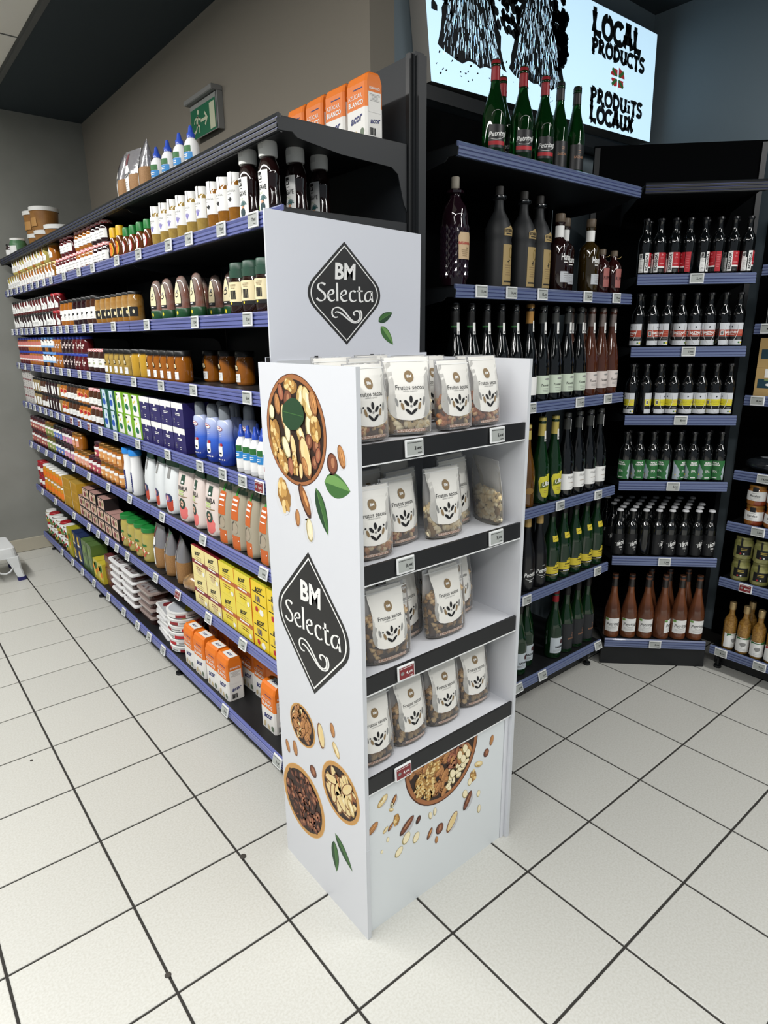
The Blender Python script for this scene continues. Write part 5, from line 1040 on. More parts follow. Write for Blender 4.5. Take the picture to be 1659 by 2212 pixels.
def pr_trop(lb, f, g, w, h):
    rn = random.Random(6)
    for i in range(8): lb.ell(rn.uniform(-.4, .4)*w, rn.uniform(.1, .9)*h, .016, .022, [GREEN, YEL, ORANGE, M('leaf_mid', '#5E8A2E', .5)][i % 4], (f if i < 4 else g), 8, i)
for k, ys, o, nm in ((carton('fruit_pack', .09, .08, .13, {'*': M('pack_lemon', '#C9B83A', .35, coat=.4)}, pr_trop), [3.02, 3.12], .06, 'fruit pack with yellow and green print'), (carton('matcha_box', .11, .10, .20, {'*': M('box_moss', '#4E6A34', .35, coat=.4), '+z': M('moss_top', '#5E7A44', .2, coat=.6)}, lambda lb, f, g, w, h: (lb.ell(0, h*.7, w*.3, h*.14, M('moss_lt', '#7A9456', .4), f, 12, .5), lb.ell(0, h*.3, w*.3, h*.14, M('moss_lt', '#7A9456'), f, 12, -.5))), [3.23, 3.35], .07, 'tall moss green box'),
                  (carton('raisin_pack', .10, .08, .10, {'*': M('pack_navy', '#26345A', .4)}, lambda lb, f, g, w, h: (lb.ell(-w*.1, h*.5, w*.2, h*.4, M('pineapple', '#E2BC3A', .5), f, 10, .2, .2), bars(lb, 0, h*.2, w*.7, 1, g, WHITE, h=.01))), [3.48, 3.59], .06, 'navy pack with pineapple print'), (carton('fruit_pack', .11, .09, .20, {'*': M('pack_olive', '#A8A02E', .4)}, pr_trop), [3.71], .06, 'tall olive yellow pack')):
    row(k, 'H', ys, o, nm+' on the floor shelf', jit=.05)
    if nm.startswith('navy'): row(k, 'H', ys, o, 'navy pack with pineapple print stacked on top of another', jit=.05, dz=.1005)
FT = [jar('fruit_tub', .044, .095, c, l, wrap(WHITE, .03, .08, 1.3, lambda lb, f, r, h: (lb.ell(0, .05, .02, .015, RED, f, 10), lb.ell(.02, .04, .01, .012, GREEN, f, 8))), cat='tub') for c, l in ((M('tub_y', '#B9A43A', .4), L_WHT), (M('tub_b', '#6E3A2A', .4), L_WHT), (M('tub_g', '#7A8A4A', .4), L_RED))]
ys = span(3.79, 4.44, .094)
for lay in (0, 1):
    for i, y in enumerate(ys): loc, rz = LG(y, .06, ZL['H']-.006+lay*.0955); FT[(i+lay) % 3].put(loc, rz, f"small printed fruit tub, {'upper' if lay else 'lower'} layer of the floor shelf, {ORD[i]} from the olive pack", 'fruit tubs by the far wall')
# ================================================================ the wine and preserves corner
B_GRN = M('bottle_green', '#0B2A12', .06, coat=.8); B_DK = M('bottle_dark', '#07090A', .05, coat=.9); B_MATT = M('bottle_matt', '#1B1D1F', .55); B_AMB = M('bottle_amber', '#5A3A12', .08, coat=.8); B_ROSE = M('bottle_rose', '#4A2618', .07, coat=.8)
B_GLASS = M('bottle_green_glass', '#12521E', .03, trans=.8, ior=1.4); B_CIDER = M('cider_amber', '#7C4A2E', .08, coat=.7, noise=(9, '#54301E', .3, .7))
CAPS = {n: M('capsule_'+n, c, .4, metal=m) for n, c, m in (('red', '#8E1A22', .1), ('black', '#141414', .0), ('gold', '#B98A4A', .4), ('silver', '#7E736E', .5), ('yellow', '#B9A85A', .1), ('grey', '#3A3C3A', .1), ('cream', '#B99A5E', .1))}
def bottle(name, prof, glass, cap, caprange, labfn, n=20, extra=()):
    "prof: radius/height pairs of the glass; the capsule follows the neck inside caprange"
    mb = MB().lathe(prof, glass, n); z0, z1 = caprange
    def R(z):
        for (a, u), (b, v) in zip(prof, prof[1:]):
            if u <= z <= v and v > u: return a+(b-a)*(z-u)/(v-u)
        return prof[-1][0]
    cp = MB().lathe([(R(z0)+.0012, z0), (R((z0+z1)/2)+.0012, (z0+z1)/2), (R(z1-.004)+.0012, z1-.004), (R(z1-.004)*.85, z1+.001)], cap, n)
    lb = MB(); lb.more = {}; S = lambda k=.0008: (lambda x, z: ((R(z)+k)*math.sin(x/R(z)), -(R(z)+k)*math.cos(x/R(z)), z)); labfn(lb, S)
    return K(name, 'bottle', mb, [('capsule', cp), ('label', lb)]+list(lb.more.items())+list(extra))
def PB_(R, h, neck=.0145, sh=.55, lip=True):
    "sloping-shouldered wine or cider bottle"
    P = [(R*.75, 0), (R*.97, .003), (R, .010), (R, h*sh)]
    for i in range(1, 7): t = i/6; P.append((R+(neck-R)*(t*t*(3-2*t)), h*sh+(h*.80-h*sh)*t))
    P += [(neck*.93, h*.92), (neck*1.08, h*.93), (neck*1.08, h*.955), (neck*.98, h*.96), (neck*.98, h)]
    return P
def beer_prof(R=.0286, h=.232):
    return [(R*.8, 0), (R, .005), (R, .135), (R*.97, .145), (R*.82, .158), (R*.56, .170), (R*.46, .178), (R*.42, .215), (R*.47, .2165), (R*.47, h-.008)]
def beer(name, glass, labfn, capm):
    P = beer_prof(); mb = MB().lathe(P, glass, 20); cp = MB().lathe([(.0158, .2235), (.0152, .2265), (.0135, .2315), (.009, .233)], capm, 16); lb = MB(); labfn(lb, lambda k=.0008: cyl(.0286+k)); return K(name, 'bottle', mb, [('crown_cap', cp), ('label', lb)])
def strip_tag(lb, S, x, z0, z1, w=.006):
    lb = lb.more.setdefault('neck_strip', MB()); lb.grid(x-w, x+w, z0, z1, WHITE, S(.0022), 3, 3); bars(lb, x, z0+.008, w*1.4, 2, S(.0028), INK, .004, .0022)
# top row of ciders, dark green glass in front of the lit sign
def lab_petri(lb, S):
    g = S(.0014); lb.grid(-.03, .03, .030, .100, M('label_black', '#141416', .4), S(), 10, 2); lb.grid(-.03, .03, .038, .050, RED, S(.0012), 10); script(lb, 'Petritegi', .002, .072, .022, g, WHITE, .015, .1); lb.stroke(bez((-.022, .058), (-.01, .052), (.01, .052), (.024, .064)), .0012, WHITE, g)
    lb.stroke([(.02*math.cos(PI*i/12), .125+.018*math.sin(PI*i/12)) for i in range(13)], .0016, GREY, g)
def lab_siz(lb, S): lb.grid(-.03, .03, .02, .105, MATS['label_black'], S(), 10, 2); lb.text('SAIZAR', .004, .062, .011, M('copper_print', '#9A6E52', .4), S(.0014), bold=.03); bars(lb, .006, .084, .012, 2, S(.0014), MATS['copper_print'], .006, .002)
C1 = bottle('cider_bottle', PB_(.040, .30, sh=.42), B_GLASS, CAPS['red'], (.238, .299), lab_petri); C2 = bottle('cider_bottle', PB_(.037, .305, sh=.42), B_GLASS, CAPS['black'], (.245, .304), lab_siz)
for x, k, o, t in ((1.141, C1, .075, 'red capsule, next to the tall post'), (1.275, C1, .16, 'red capsule, half hidden behind the first'), (1.262, C1, .055, 'red capsule, middle of the row'), (1.389, C1, .06, 'red capsule, beside the black capsules'), (1.492, C2, .07, 'black capsule, next to the red ones'), (1.581, C2, .06, 'black capsule, last before the sign lettering')):
    loc, rz = WG(x, o, ZW[0]-.006); k.put(loc, rz+(.35 if o > .1 else -.15), f'green cider bottle in front of the lit sign, {t}', 'cider bottles on the top wine shelf')
# spirits
Rp = .046
pp = [(Rp*.8, 0), (Rp*.92, .004), (Rp*.92, .012), (Rp*1.0, .03), (Rp, .195), (Rp*.94, .215), (Rp*.95, .222), (Rp*.8, .25), (Rp*.42, .275), (Rp*.38, .285), (Rp*.62, .29), (Rp*.64, .297), (Rp*.45, .303)]
pb = MB().lathe(pp, M('patxaran_glass', '#1A0A12', .06, coat=.9), 24); pd = MB()
for i in range(20):
    for j in range(13):
        a0 = 2*PI*(i+(j % 2)/2)/20; z = .036+.0122*j; w_ = 2*PI/40; q = lambda a, z, r: (r*math.cos(a), r*math.sin(a), z)
        pd.add([q(a0-w_, z, Rp+.0004), q(a0, z-.0115, Rp+.0004), q(a0+w_, z, Rp+.0004), q(a0, z+.0115, Rp+.0004), q(a0, z, Rp+.0032)], [(0, 1, 4), (1, 2, 4), (2, 3, 4), (3, 0, 4)], M('patxaran_facet', '#221420', .08, coat=.9))
pl_ = MB(); S = cyl(Rp+.0045); pl_.poly([(-.018, .085), (.034, .085), (.036, .155), (.03, .168), (-.014, .168), (-.02, .155)], M('aged_label', '#C9AE8A', .5), S); pl_.text('BASARANA', .006, .134, .0125, RED, cyl(Rp+.005), bold=.02, sx=.8); pl_.text('25', .016, .118, .009, INK, cyl(Rp+.005)); bars(pl_, .006, .112, .03, 4, cyl(Rp+.005), TANP, .006, .0015)
loc, rz = WG(.94, .055, ZW[1]-.006); K('patxaran_bottle', 'bottle', pb, [('diamond_facets', pd), ('label', pl_), ('cork_stopper', MB().lathe([(.0125, .300), (.0135, .304), (.0135, .338), (.012, .340)], M('cork_band', '#8C8578', .5), 14))]).put(loc, rz+.25, 'dark liqueur bottle with diamond-cut glass beside the tall post')
Re = .048; pe = [(Re*.85, 0), (Re, .006), (Re, .155), (Re*.96, .165), (Re*1.0, .175), (Re*.97, .205), (Re*.7, .235), (Re*.38, .262), (Re*.32, .285), (Re*.32, .295), (Re*.52, .300), (Re*.52, .308), (Re*.34, .312)]
def lab_etx(lb, S, neck=False):
    kp = M('kraft_label', '#A08A5C', .6)
    if neck: lb.poly([(-.006, .176), (.04, .176), (.042, .198), (.024, .210), (.008, .203), (-.006, .198)], kp, S()); lb.text('ETXEKO', .016, .192, .012, INK, S(.0014), bold=.03, sx=.8); bars(lb, .016, .181, .03, 1, S(.0014), INK, h=.003); return
    lb.grid(-.008, .042, .012, .148, kp, S(), 8, 2); g = S(.0014); lb.stroke([(.03+.01*math.cos(t*PI/8), .122+.017*math.sin(t*PI/8)) for t in range(17)], .0022, M('gold_ring', '#7E6A2A', .4), g); lb.stroke([(.012, .09), (.026, .096)], .003, INK, g); lb.stroke([(.019, .085), (.019, .102)], .003, INK, g); bars(lb, .018, .078, .036, 5, g, TANP, .008, .0018); bars(lb, .018, .022, .044, 1, g, INK, h=.005)
EK = bottle('liqueur_bottle', pe, B_MATT, M('cork_dark', '#2A2826', .6), (.312, .34), lab_etx, extra=()) if False else K('liqueur_bottle', 'bottle', MB().lathe(pe, B_MATT, 22), [('cork_stopper', MB().lathe([(.0145, .309), (.0145, .338), (.013, .340)], M('cork_dark', '#2A2826', .6), 14)), ('glass_lip', MB().lathe([(Re*.53, .2995), (Re*.55, .304), (Re*.53, .3085)], B_DK, 18)), ('label', (lambda lb: (lab_etx(lb, lambda k=.0008: cyl(Re+k)), lb)[1])(MB())), ('shoulder_label', (lambda lb: (lab_etx(lb, lambda k=.0008: cyl(Re+k), True), lb)[1])(MB()))])
for i, x in enumerate((1.165, 1.30, 1.412)): loc, rz = WG(x, .06 if i < 2 else .075, ZW[1]-.006); EK.put(loc, rz+.1, f'matt black liqueur bottle with kraft label, {ORD[i]} from the diamond-cut bottle', 'matt black liqueur bottles')
def hana(glass):
    R = .041; P = [(R*.9, 0), (R, .004), (R, .165), (R*.9, .18), (R*.5, .195), (R*.4, .2), (R*.4, .245), (R*.5, .25), (R*.5, .255)]
    def lf(lb, S): lb.text('Hana', .010, .128, .034, WHITE, S(), sx=.62, bold=.02); bars(lb, .01, .108, .02, 1, S(), WHITE, h=.003); lb.grid(-.012, .036, .036, .076, M('label_pale', '#B9BCC0', .5), S(), 8); bars(lb, .016, .068, .03, 4, S(.0014), GREY, .008, .0016)
    return K('whisky_bottle', 'bottle', MB().lathe(P, glass, 22), [('neck_band', MB().lathe([(R*.42, .202), (R*.42, .243)], WHITE, 16, False, False)), ('stopper', MB().lathe([(R*.42, .256), (R*.46, .26), (R*.46, .284), (R*.4, .287)], M('stopper_wood', '#5E5142', .5), 14)), ('label', (lambda lb: (lf(lb, lambda k=.0008: cyl(R+k)), lb)[1])(MB()))])
HN = [hana(M('whisky_red', '#1E0C0A', .05, coat=.9)), hana(M('whisky_gold', '#2E2208', .05, coat=.9))]
for i, (x, o, k) in enumerate(((1.515, .055, 0), (1.62, .105, 0), (1.722, .055, 1))): loc, rz = WG(x, o, ZW[1]-.006); HN[k].put(loc, rz, f"whisky bottle with white neck band, {['beside the matt black bottles', 'standing back between two others', 'beside the small pink bottles'][i]}", 'whisky bottles')
def rum():
    R = .034; P = [(R*.9, 0), (R, .004), (R, .115), (R*.8, .13), (R*.42, .142), (R*.42, .16)]
    def lf(lb, S): lb.grid(-.01, .026, .03, .105, M('pink_label', '#A0625C', .5), S(), 6); lb.text('RUM', .008, .066, .020, INK, S(.0014), sx=.8)
    return K('small_rum_bottle', 'bottle', MB().lathe(P, M('rum_red', '#2A0E0C', .06, coat=.9), 20), [('stopper', MB().lathe([(R*.46, .158), (R*.46, .178), (R*.4, .18)], MATS['stopper_wood'], 12)), ('wire_clip', MB().tube([(R*.42, 0, .15), (R*.9, 0, .152), (R*1.1, 0, .158)], .0013, L_GOLD)), ('label', (lambda lb: (lf(lb, lambda k=.0008: cyl(R+k)), lb)[1])(MB()))])
RM = rum()
for i, x in enumerate((1.815, 1.905)): loc, rz = WG(x, .055, ZW[1]-.006); RM.put(loc, rz, f"small red bottle with pink label, {['beside the whisky', 'last on the spirits shelf'][i]}", 'small red bottles')
# wines
def lab_none(lb, S): strip_tag(lb, S, .006, .262, .302)
def lab_tx(c):
    def f(lb, S): lb.grid(-.034, .034, .030, .102, c, S(), 10, 2); g = S(.0014); script(lb, 'Txomin', .004, .064, .013, g, INK, .01, 0); bars(lb, .008, .050, .03, 3, g, GREY, .006, .0014); lb.ell(.014, .088, .012, .004, GREY, g, 10, 0, .4); strip_tag(lb, S, .006, .262, .305)
    return f
PW = PB_(.0375, .366, .0142, .34)
V0 = bottle('wine_bottle', PB_(.0378, .366, .0145, .42), B_DK, CAPS['black'], (.29, .366), lambda lb, S: (lab_none(lb, S), lb.grid(-.02, .02, .286, .291, GREEN, S(.0016), 6), lb.grid(-.034, .034, .04, .11, WHITE, S(), 8, 2)))
xs = [.945, 1.025, 1.105, 1.185, 1.265]
for i, x in enumerate(xs): loc, rz = WG(x, .05, ZW[2]-.006); V0.put(loc, rz, f'dark wine bottle with white neck strip above the nut bags, {ORD[i]} from the post', 'dark wine bottles behind the stand')
loc, rz = WG(1.353, .05, ZW[2]-.006); bottle('wine_bottle', PB_(.0375, .372, .0145, .38), B_DK, CAPS['gold'], (.30, .372), lambda lb, S: (lb.grid(-.034, .034, .03, .10, WHITE, S(), 8, 2), strip_tag(lb, S, .01, .27, .31))).put(loc, rz, 'dark wine bottle with gold capsule behind the stand edge')
V1 = bottle('white_wine_bottle', PW, B_DK, CAPS['grey'], (.30, .366), lab_tx(M('label_celadon', '#C9D6C2', .5))); V2 = bottle('rose_wine_bottle', PW, B_ROSE, CAPS['silver'], (.29, .366), lab_tx(M('label_blush', '#D9CFC9', .5)))
for i, x in enumerate((1.432, 1.513, 1.598, 1.685)): loc, rz = WG(x, .05, ZW[2]-.006); V1.put(loc, rz, f'dark wine bottle with pale green label, {ORD[i]} from the stand', 'pale green labelled wine bottles')
for i, x in enumerate((1.767, 1.848, 1.929)): loc, rz = WG(x, .05, ZW[2]-.006); V2.put(loc, rz, f'rose wine bottle with silver capsule, {ORD[i]} from the pale green labels', 'rose wine bottles')
for i, x in enumerate((1.73, 1.82)): loc, rz = WG(x, .13, ZW[2]-.006); V2.put(loc, rz, f"rose wine bottle in the second row, {['nearer the stand', 'nearer the beer corner'][i]}", 'rose wine bottles')
loc, rz = WG(1.375, .05, ZW[3]-.006); bottle('cider_bottle', PB_(.0375, .34, .0145, .38), B_AMB, CAPS['yellow'], (.28, .34), lambda lb, S: lb.ell(0, .07, .02, .014, M('amber_emboss', '#8A6A3A', .3), S(), 12)).put(loc, rz, 'amber cider bottle against the edge of the white stand')
def lab_uka(lb, S):
    P = [(-.024, .10), (-.02, .062), (-.006, .03), (.012, .026), (.034, .034), (.034, .128), (.01, .126), (-.018, .116)]; lb.poly(P, M('label_citron', '#C9C23A', .5), S()); g = S(.0014); lb.ell(.004, .082, .024, .014, M('bird_print', '#5E6A1E', .5), g, 12, .3, .4, 3); script(lb, 'Uka', .008, .086, .026, S(.002), WHITE, .03, .2); bars(lb, .01, .056, .02, 2, g, TANP, .008, .0016); strip_tag(lb, S, .008, .262, .305)
V3 = bottle('white_wine_bottle', PB_(.0375, .362, .0148, .38), B_GRN, CAPS['yellow'], (.285, .362), lab_uka)
for i, x in enumerate((1.468, 1.556)): loc, rz = WG(x, .05, ZW[3]-.006); V3.put(loc, rz, f"green wine bottle with citron yellow label, {['against the amber bottle', 'beside the white labels'][i]}", 'citron-labelled wine bottles')
def lab_hau(lb, S): lb.grid(-.036, .036, .034, .104, WHITE, S(), 10, 2); lb.text('HAU', .012, .088, .016, GREY, S(.0014)); bars(lb, .012, .064, .03, 1, S(.0014), TANP, h=.0018); bars(lb, .018, .044, .02, 1, S(.0014), GREY, h=.002); strip_tag(lb, S, .012, .285, .338, .0055)
V4 = bottle('white_wine_bottle', PB_(.0385, .366, .0148, .40), B_DK, CAPS['grey'], (.295, .366), lab_hau)
for i, x in enumerate((1.642, 1.727, 1.812, 1.892, 1.975-.006)): loc, rz = WG(x, .05, ZW[3]-.006); V4.put(loc, rz, f'dark wine bottle with plain white label, {ORD[i]} from the citron labels' if i < 4 else 'dark wine bottle with plain white label, last before the beer corner', 'plain white labelled wine bottles') if x < 1.965 else None
loc, rz = WG(1.9275, .05, ZW[3]-.006)
def lab_pt(lb, S): g = S(); script(lb, 'Petritegi', .010, .078, .027, g, WHITE, .02, .12, .8); lb.stroke(bez((-.018, .060), (0, .05), (.02, .052), (.034, .072)), .0016, WHITE, g); bars(lb, .008, .10, .016, 1, g, GREY, h=.003); bars(lb, .006, .045, .016, 1, g, WHITE, h=.003)
V5 = bottle('cider_bottle', PB_(.0385, .352, .0148, .40), M('bottle_charcoal', '#0E0F12', .3, coat=.3), CAPS['cream'], (.285, .352), lab_pt)
for i, x in enumerate((1.322, 1.405, 1.488)): loc, rz = WG(x, .05, ZW[4]-.006); V5.put(loc, rz, f"black cider bottle with white script and tan capsule, {ORD[i]} from the post", 'black cider bottles')
def lab_zap(lb, S):
    y = M('label_canary', '#D6C23A', .5); g = S(.0014); lb.grid(-.036, .036, .030, .074, y, S(), 10, 2); lb.grid(-.036, .036, .031, .040, INK, S(.0012), 10); bars(lb, .006, .034, .04, 1, S(.0018), WHITE, h=.003); lb.ell(.016, .076, .014, .018, y, S(), 16); lb.text('ZAPIAIN', .010, .066, .0105, INK, g, bold=.03, sx=.8); bars(lb, .008, .054, .04, 1, g, TANP, h=.0018); lb.stroke([(.016+.007*math.cos(PI*t/8), .081+.007*math.sin(PI*t/8)) for t in range(9)], .0014, INK, g)
    bl = lb.more.setdefault('back_label', MB()); bl.grid(-.02, .014, .082, .15, M('back_label', '#26382A', .4), S(), 6, 2); lb = lb.more.setdefault('shoulder_label', MB())
    lb.poly([(-.010, .188), (.018, .188), (.022, .196), (.018, .214), (-.010, .214)], y, S()); lb.stroke(bez((-.004, .198), (.004, .206), (.01, .2), (.014, .208)), .0014, INK, g)
V6 = bottle('cider_bottle', PB_(.0385, .345, .0148, .44), B_GRN, CAPS['black'], (.30, .345), lab_zap)
for i, x in enumerate((1.578, 1.664, 1.752, 1.838, 1.924)): loc, rz = WG(x, .05, ZW[4]-.006); V6.put(loc, rz+.02*i, f'green cider bottle with canary yellow label, {ORD[i]} from the black ciders', 'canary-labelled cider bottles')
def lab_sz(lb, S): lb.grid(-.034, .034, .030, .108, M('label_ice', '#C3CCD2', .5), S(), 10, 2); g = S(.0014); lb.text('SAIZAR', .010, .060, .013, INK, g, bold=.04, sx=.95); lb.ell(.024, .086, .010, .014, M('apple_print', '#4A2A2E', .5), g, 14); bars(lb, 0, .046, .04, 2, g, GREY, .006, .0016); lb.more.setdefault('back_label', MB()).grid(-.015, .016, .118, .158, M('back_label', '#26382A'), S(), 6, 2)
def lab_szd(lb, S): lb.grid(-.034, .034, .02, .150, M('label_smoke', '#26282B', .4), S(), 10, 3); lb.text('SAIZAR', .012, .074, .011, MATS['copper_print'], S(.0014), bold=.04); bars(lb, .018, .10, .012, 3, S(.0014), MATS['copper_print'], .008, .0025)
V7 = bottle('cider_bottle', PB_(.040, .338, .0148, .42), B_GRN, CAPS['black'], (.29, .338), lab_sz); V8 = bottle('cider_bottle', PB_(.040, .335, .0148, .42), B_GRN, CAPS['red'], (.28, .335), lab_sz); V9 = bottle('cider_bottle', PB_(.0395, .338, .0148, .42), B_GRN, CAPS['black'], (.29, .338), lab_szd)
for x, o, k, t in ((1.405, .07, V7, 'black capsule, next to the stand'), (1.492, .10, V7, 'black capsule, second from the stand'), (1.578, .17, V7, 'black capsule, set back on its shelf'), (1.655, .06, V8, 'red capsule')): loc, rz = WG(x, o, ZW[5]-.006); k.put(loc, rz, f'green cider bottle with ice-white label, {t}', 'ice-white labelled cider bottles')
for i, x in enumerate((1.745, 1.83, 1.915)): loc, rz = WG(x, .06, ZW[5]-.006); V9.put(loc, rz, f'green cider bottle with smoky label on the lowest wine shelf, {ORD[i]} from the red capsule', 'smoky-labelled cider bottles')
# ---- beers
CROWN = M('crown_black', '#1A1A1C', .3, metal=.3); CROWN_W = M('crown_white', '#C9CACC', .35)
def lab_bid(lb, S):
    g = S(.0014); rp = M('label_crimson', '#B01E2A', .5); lb.grid(-.026, -.008, .014, .094, WHITE, S(), 4, 1); lb.text('BIDASSOA', -.017, .054, .0155, INK, g, bold=.03, sx=.92, a=PI/2); lb.grid(-.008, .024, .038, .094, rp, S(), 6, 1); lb.grid(-.008, .024, .032, .038, WHITE, S(), 6, 1); lb.grid(-.008, .024, .014, .032, INK, S(), 6, 1); lb.text('IPA', .007, .072, .010, M('label_rosy', '#D9888C', .5), g); lb.ell(.007, .085, .004, .004, MATS['label_rosy'], g, 8); bars(lb, .007, .048, .022, 1, g, MATS['label_rosy'], h=.003); bars(lb, .004, .024, .016, 3, g, GREY, .004)
    lb.grid(.026, .048, .014, .094, rp, S(), 5, 1); bars(lb, .037, .08, .016, 8, g, MATS['label_rosy'], .007, .0012); lb.grid(-.05, -.030, .014, .068, WHITE, S(), 4, 1); bars(lb, -.040, .06, .014, 8, g, GREY, .006, .0012); lb.grid(-.05, -.036, .07, .09, WHITE, S(), 4, 1); barcode(lb, -.043, .08, .01, .014, g)
def lab_baz(band, word, mid):
    def f(lb, S):
        g = S(.0014); ws = M('label_silver', '#CDD0D4', .45); lb.grid(-.047, .047, .012, .104, ws, S(), 14, 1); lb.grid(-.047, .047, .048, .076, band, S(.0011), 14, 1); lb.grid(-.047, .047, .032, .047, INK, S(.0011), 14, 1)
        sh = bez((-.026, .098), (-.03, .06), (-.016, .03), (0, .016), (.016, .03), (.03, .06), (.026, .098)); lb.stroke(sh, .0014, WHITE, S(.0012)); lb.stroke([(x*.9, z*.98+.0) for x, z in sh], .0007, GREY, S(.0015)); lb.ell(0, .088, .003, .004, INK, g, 8); lb.text(word, 0, .064, .0135, WHITE if mid else M('straw_print', '#C4B83A', .5), S(.0015), bold=.04, sx=.95); bars(lb, 0, .054, .028, 1, S(.0015), WHITE if mid else INK, h=.002); bars(lb, .036, .068, .02, 2, S(.0015), M('blush_print', '#D9A08E', .5), .008, .0014); bars(lb, .034, .04, .02, 2, S(.0013), GREY, .005, .0014)
        lb.ell(.034, .022, .004, .004, GREEN, g, 8); lb.ell(.043, .022, .004, .004, YEL, g, 8); lb.poly([(-.042, .053), (-.030, .053), (-.030, .071), (-.042, .071)], WHITE, S(.0013)); barcode(lb, -.036, .062, .009, .014, S(.0015))
    return f
def lab_mala(lb, S):
    g = S(.0014); gr = M('label_fern', '#2E6B3A', .5); ip = M('label_mist', '#A9B4BA', .5); lb.grid(-.047, .047, .012, .102, gr, S(), 14, 1); lb.poly([(-.046, .012), (-.020, .012), (-.012, .030), (-.017, .038), (-.012, .048), (-.030, .078), (-.046, .098)], ip, S(.0012)); lb.poly([(.046, .012), (.040, .012), (.034, .03), (.04, .04), (.034, .05), (.046, .09)], ip, S(.0012))
    lb.text('MALA', .006, .091, .011, WHITE, g, bold=.04); lb.text('GISSONA', .006, .081, .0095, WHITE, g, bold=.04, sx=.95); lb.text('IPA', .006, .050, .018, WHITE, g, sx=.8); lb.stroke([(-.006, .07), (-.012, .05), (.006, .032), (.024, .05), (.018, .07)], .001, INK, g); bars(lb, .006, .019, .024, 1, g, WHITE, h=.004); bars(lb, -.034, .07, .012, 7, S(.0016), BLUE, .006, .0009); lb.ell(-.033, .034, .003, .004, YEL, S(.0017), 8)
def lab_18(lb, S): lb.grid(-.044, .044, .010, .112, M('label_coal', '#151618', .45), S(), 12, 1); g = S(.0014); lb.text('18/70', .006, .064, .024, WHITE, g, bold=.03, shear=.3, a=.25, sx=.75); lb.stroke([(-.018, .066), (.0, .078), (.02, .084)], .002, WHITE, g); bars(lb, .010, .048, .018, 2, g, WHITE, .005, .002); lb.ell(.012, .034, .003, .003, GREY, g, 8)
BEER = [(beer('beer_bottle', B_DK, lab_bid, CROWN), 'beer bottle with red label', [-.2115, -.151, -.0905, -.030, .0305, .091, .1515, .212], .05), (beer('beer_bottle', B_DK, lab_baz(M('band_rust', '#A8402C', .5), 'BAZTAN', True), CROWN), 'beer bottle with rust band', [-.2115, -.151, -.0905, -.030, .0305, .091, .1515, .212], .05),
        (beer('beer_bottle', B_DK, lab_baz(M('band_lemon', '#D9CF2A', .5), 'BAZTAN', False), CROWN), 'beer bottle with lemon band', [-.2115, -.151, -.0905, -.030, .0305, .091, .1515, .212], .05), (beer('beer_bottle', B_DK, lab_mala, CROWN), 'beer bottle with fern green label', [-.2115, -.151, -.0905, -.030, .0305, .091, .1515, .212], .05), (beer('beer_bottle', B_DK, lab_18, CROWN_W), 'beer bottle with brush numerals', [-.2115, -.151, -.0905, -.030, .0305, .091, .1515, .212], .05)]
TW = {0: [.9, .15, .1, -1.35, 1.3, -1.2, .2, .9], 1: [-1.1, .9, -1.3, -.2, .1, .0, 1.0, -.9], 2: [-1.2, 1.5, .9, -.9, .1, -.1, .2, -1.1], 3: [-.9, -.1, 0, -1.1, .6, -.05, .05, -.9], 4: [.1, .2, 2.2, .7, .05, -.1, .5, .1]}
for lv, (k, nm, ms, off) in enumerate(BEER):
    for i, m in enumerate(ms):
        loc, rz = CG(m, off, ZC[lv]-.006); k.put(loc, rz+TW[lv][i], f'{nm}, front row, {ORD[i]} from the wine', 'beers: '+nm)
    rows_ = 4 if lv == 4 else 1
    for r_ in range(rows_):
        for i, m in enumerate(ms):
            mm = m+(.03 if r_ % 2 == 0 else 0); 
            if mm > .214 or (lv < 4 and i % 2): continue
            loc, rz = CG(mm, off+.064*(r_+1), ZC[lv]-.006); k.put(loc, rz+1.2*i, f'{nm}, {ORD[r_+1]} row back, {ORD[i]} from the wine', 'beers: '+nm)
def lab_pr(lb, S): g = S(.0014); lb.grid(-.036, .036, .036, .106, WHITE, S(), 12, 2); script(lb, 'Petritegi', .004, .076, .0215, g, INK, .005, .08, .9); lb.stroke(bez((-.012, .066), (0, .058), (.016, .058), (.03, .072)), .0009, INK, g); bars(lb, 0, .056, .05, 3, g, GREY, .006, .001); lb.grid(-.035, -.020, .094, .105, M('eco_green', '#6E9A4E', .5), S(.0012), 4)
PCB = bottle('cider_bottle', PB_(.0395, .332, .0142, .36), B_CIDER, M('neck_smoke', '#2A2624', .2, coat=.5), (.268, .331), lab_pr)
for i, m in enumerate((-.202, -.121, -.04, .041, .122, .203)):
    loc, rz = CG(m, .062, ZC[5]-.006); PCB.put(loc, rz+(1.1 if i == 3 else .02*i), f'amber cider bottle with white script label, {ORD[i]} from the wine' if i != 3 else 'amber cider bottle turned so its white label shows edge-on', 'amber cider bottles')
for i, m in enumerate((-.04, .05, .14)): loc, rz = CG(m+.04, .155, ZC[5]-.006); PCB.put(loc, rz+.8, f'amber cider bottle in the second row of the corner, {ORD[i]} from the wine', 'amber cider bottles')
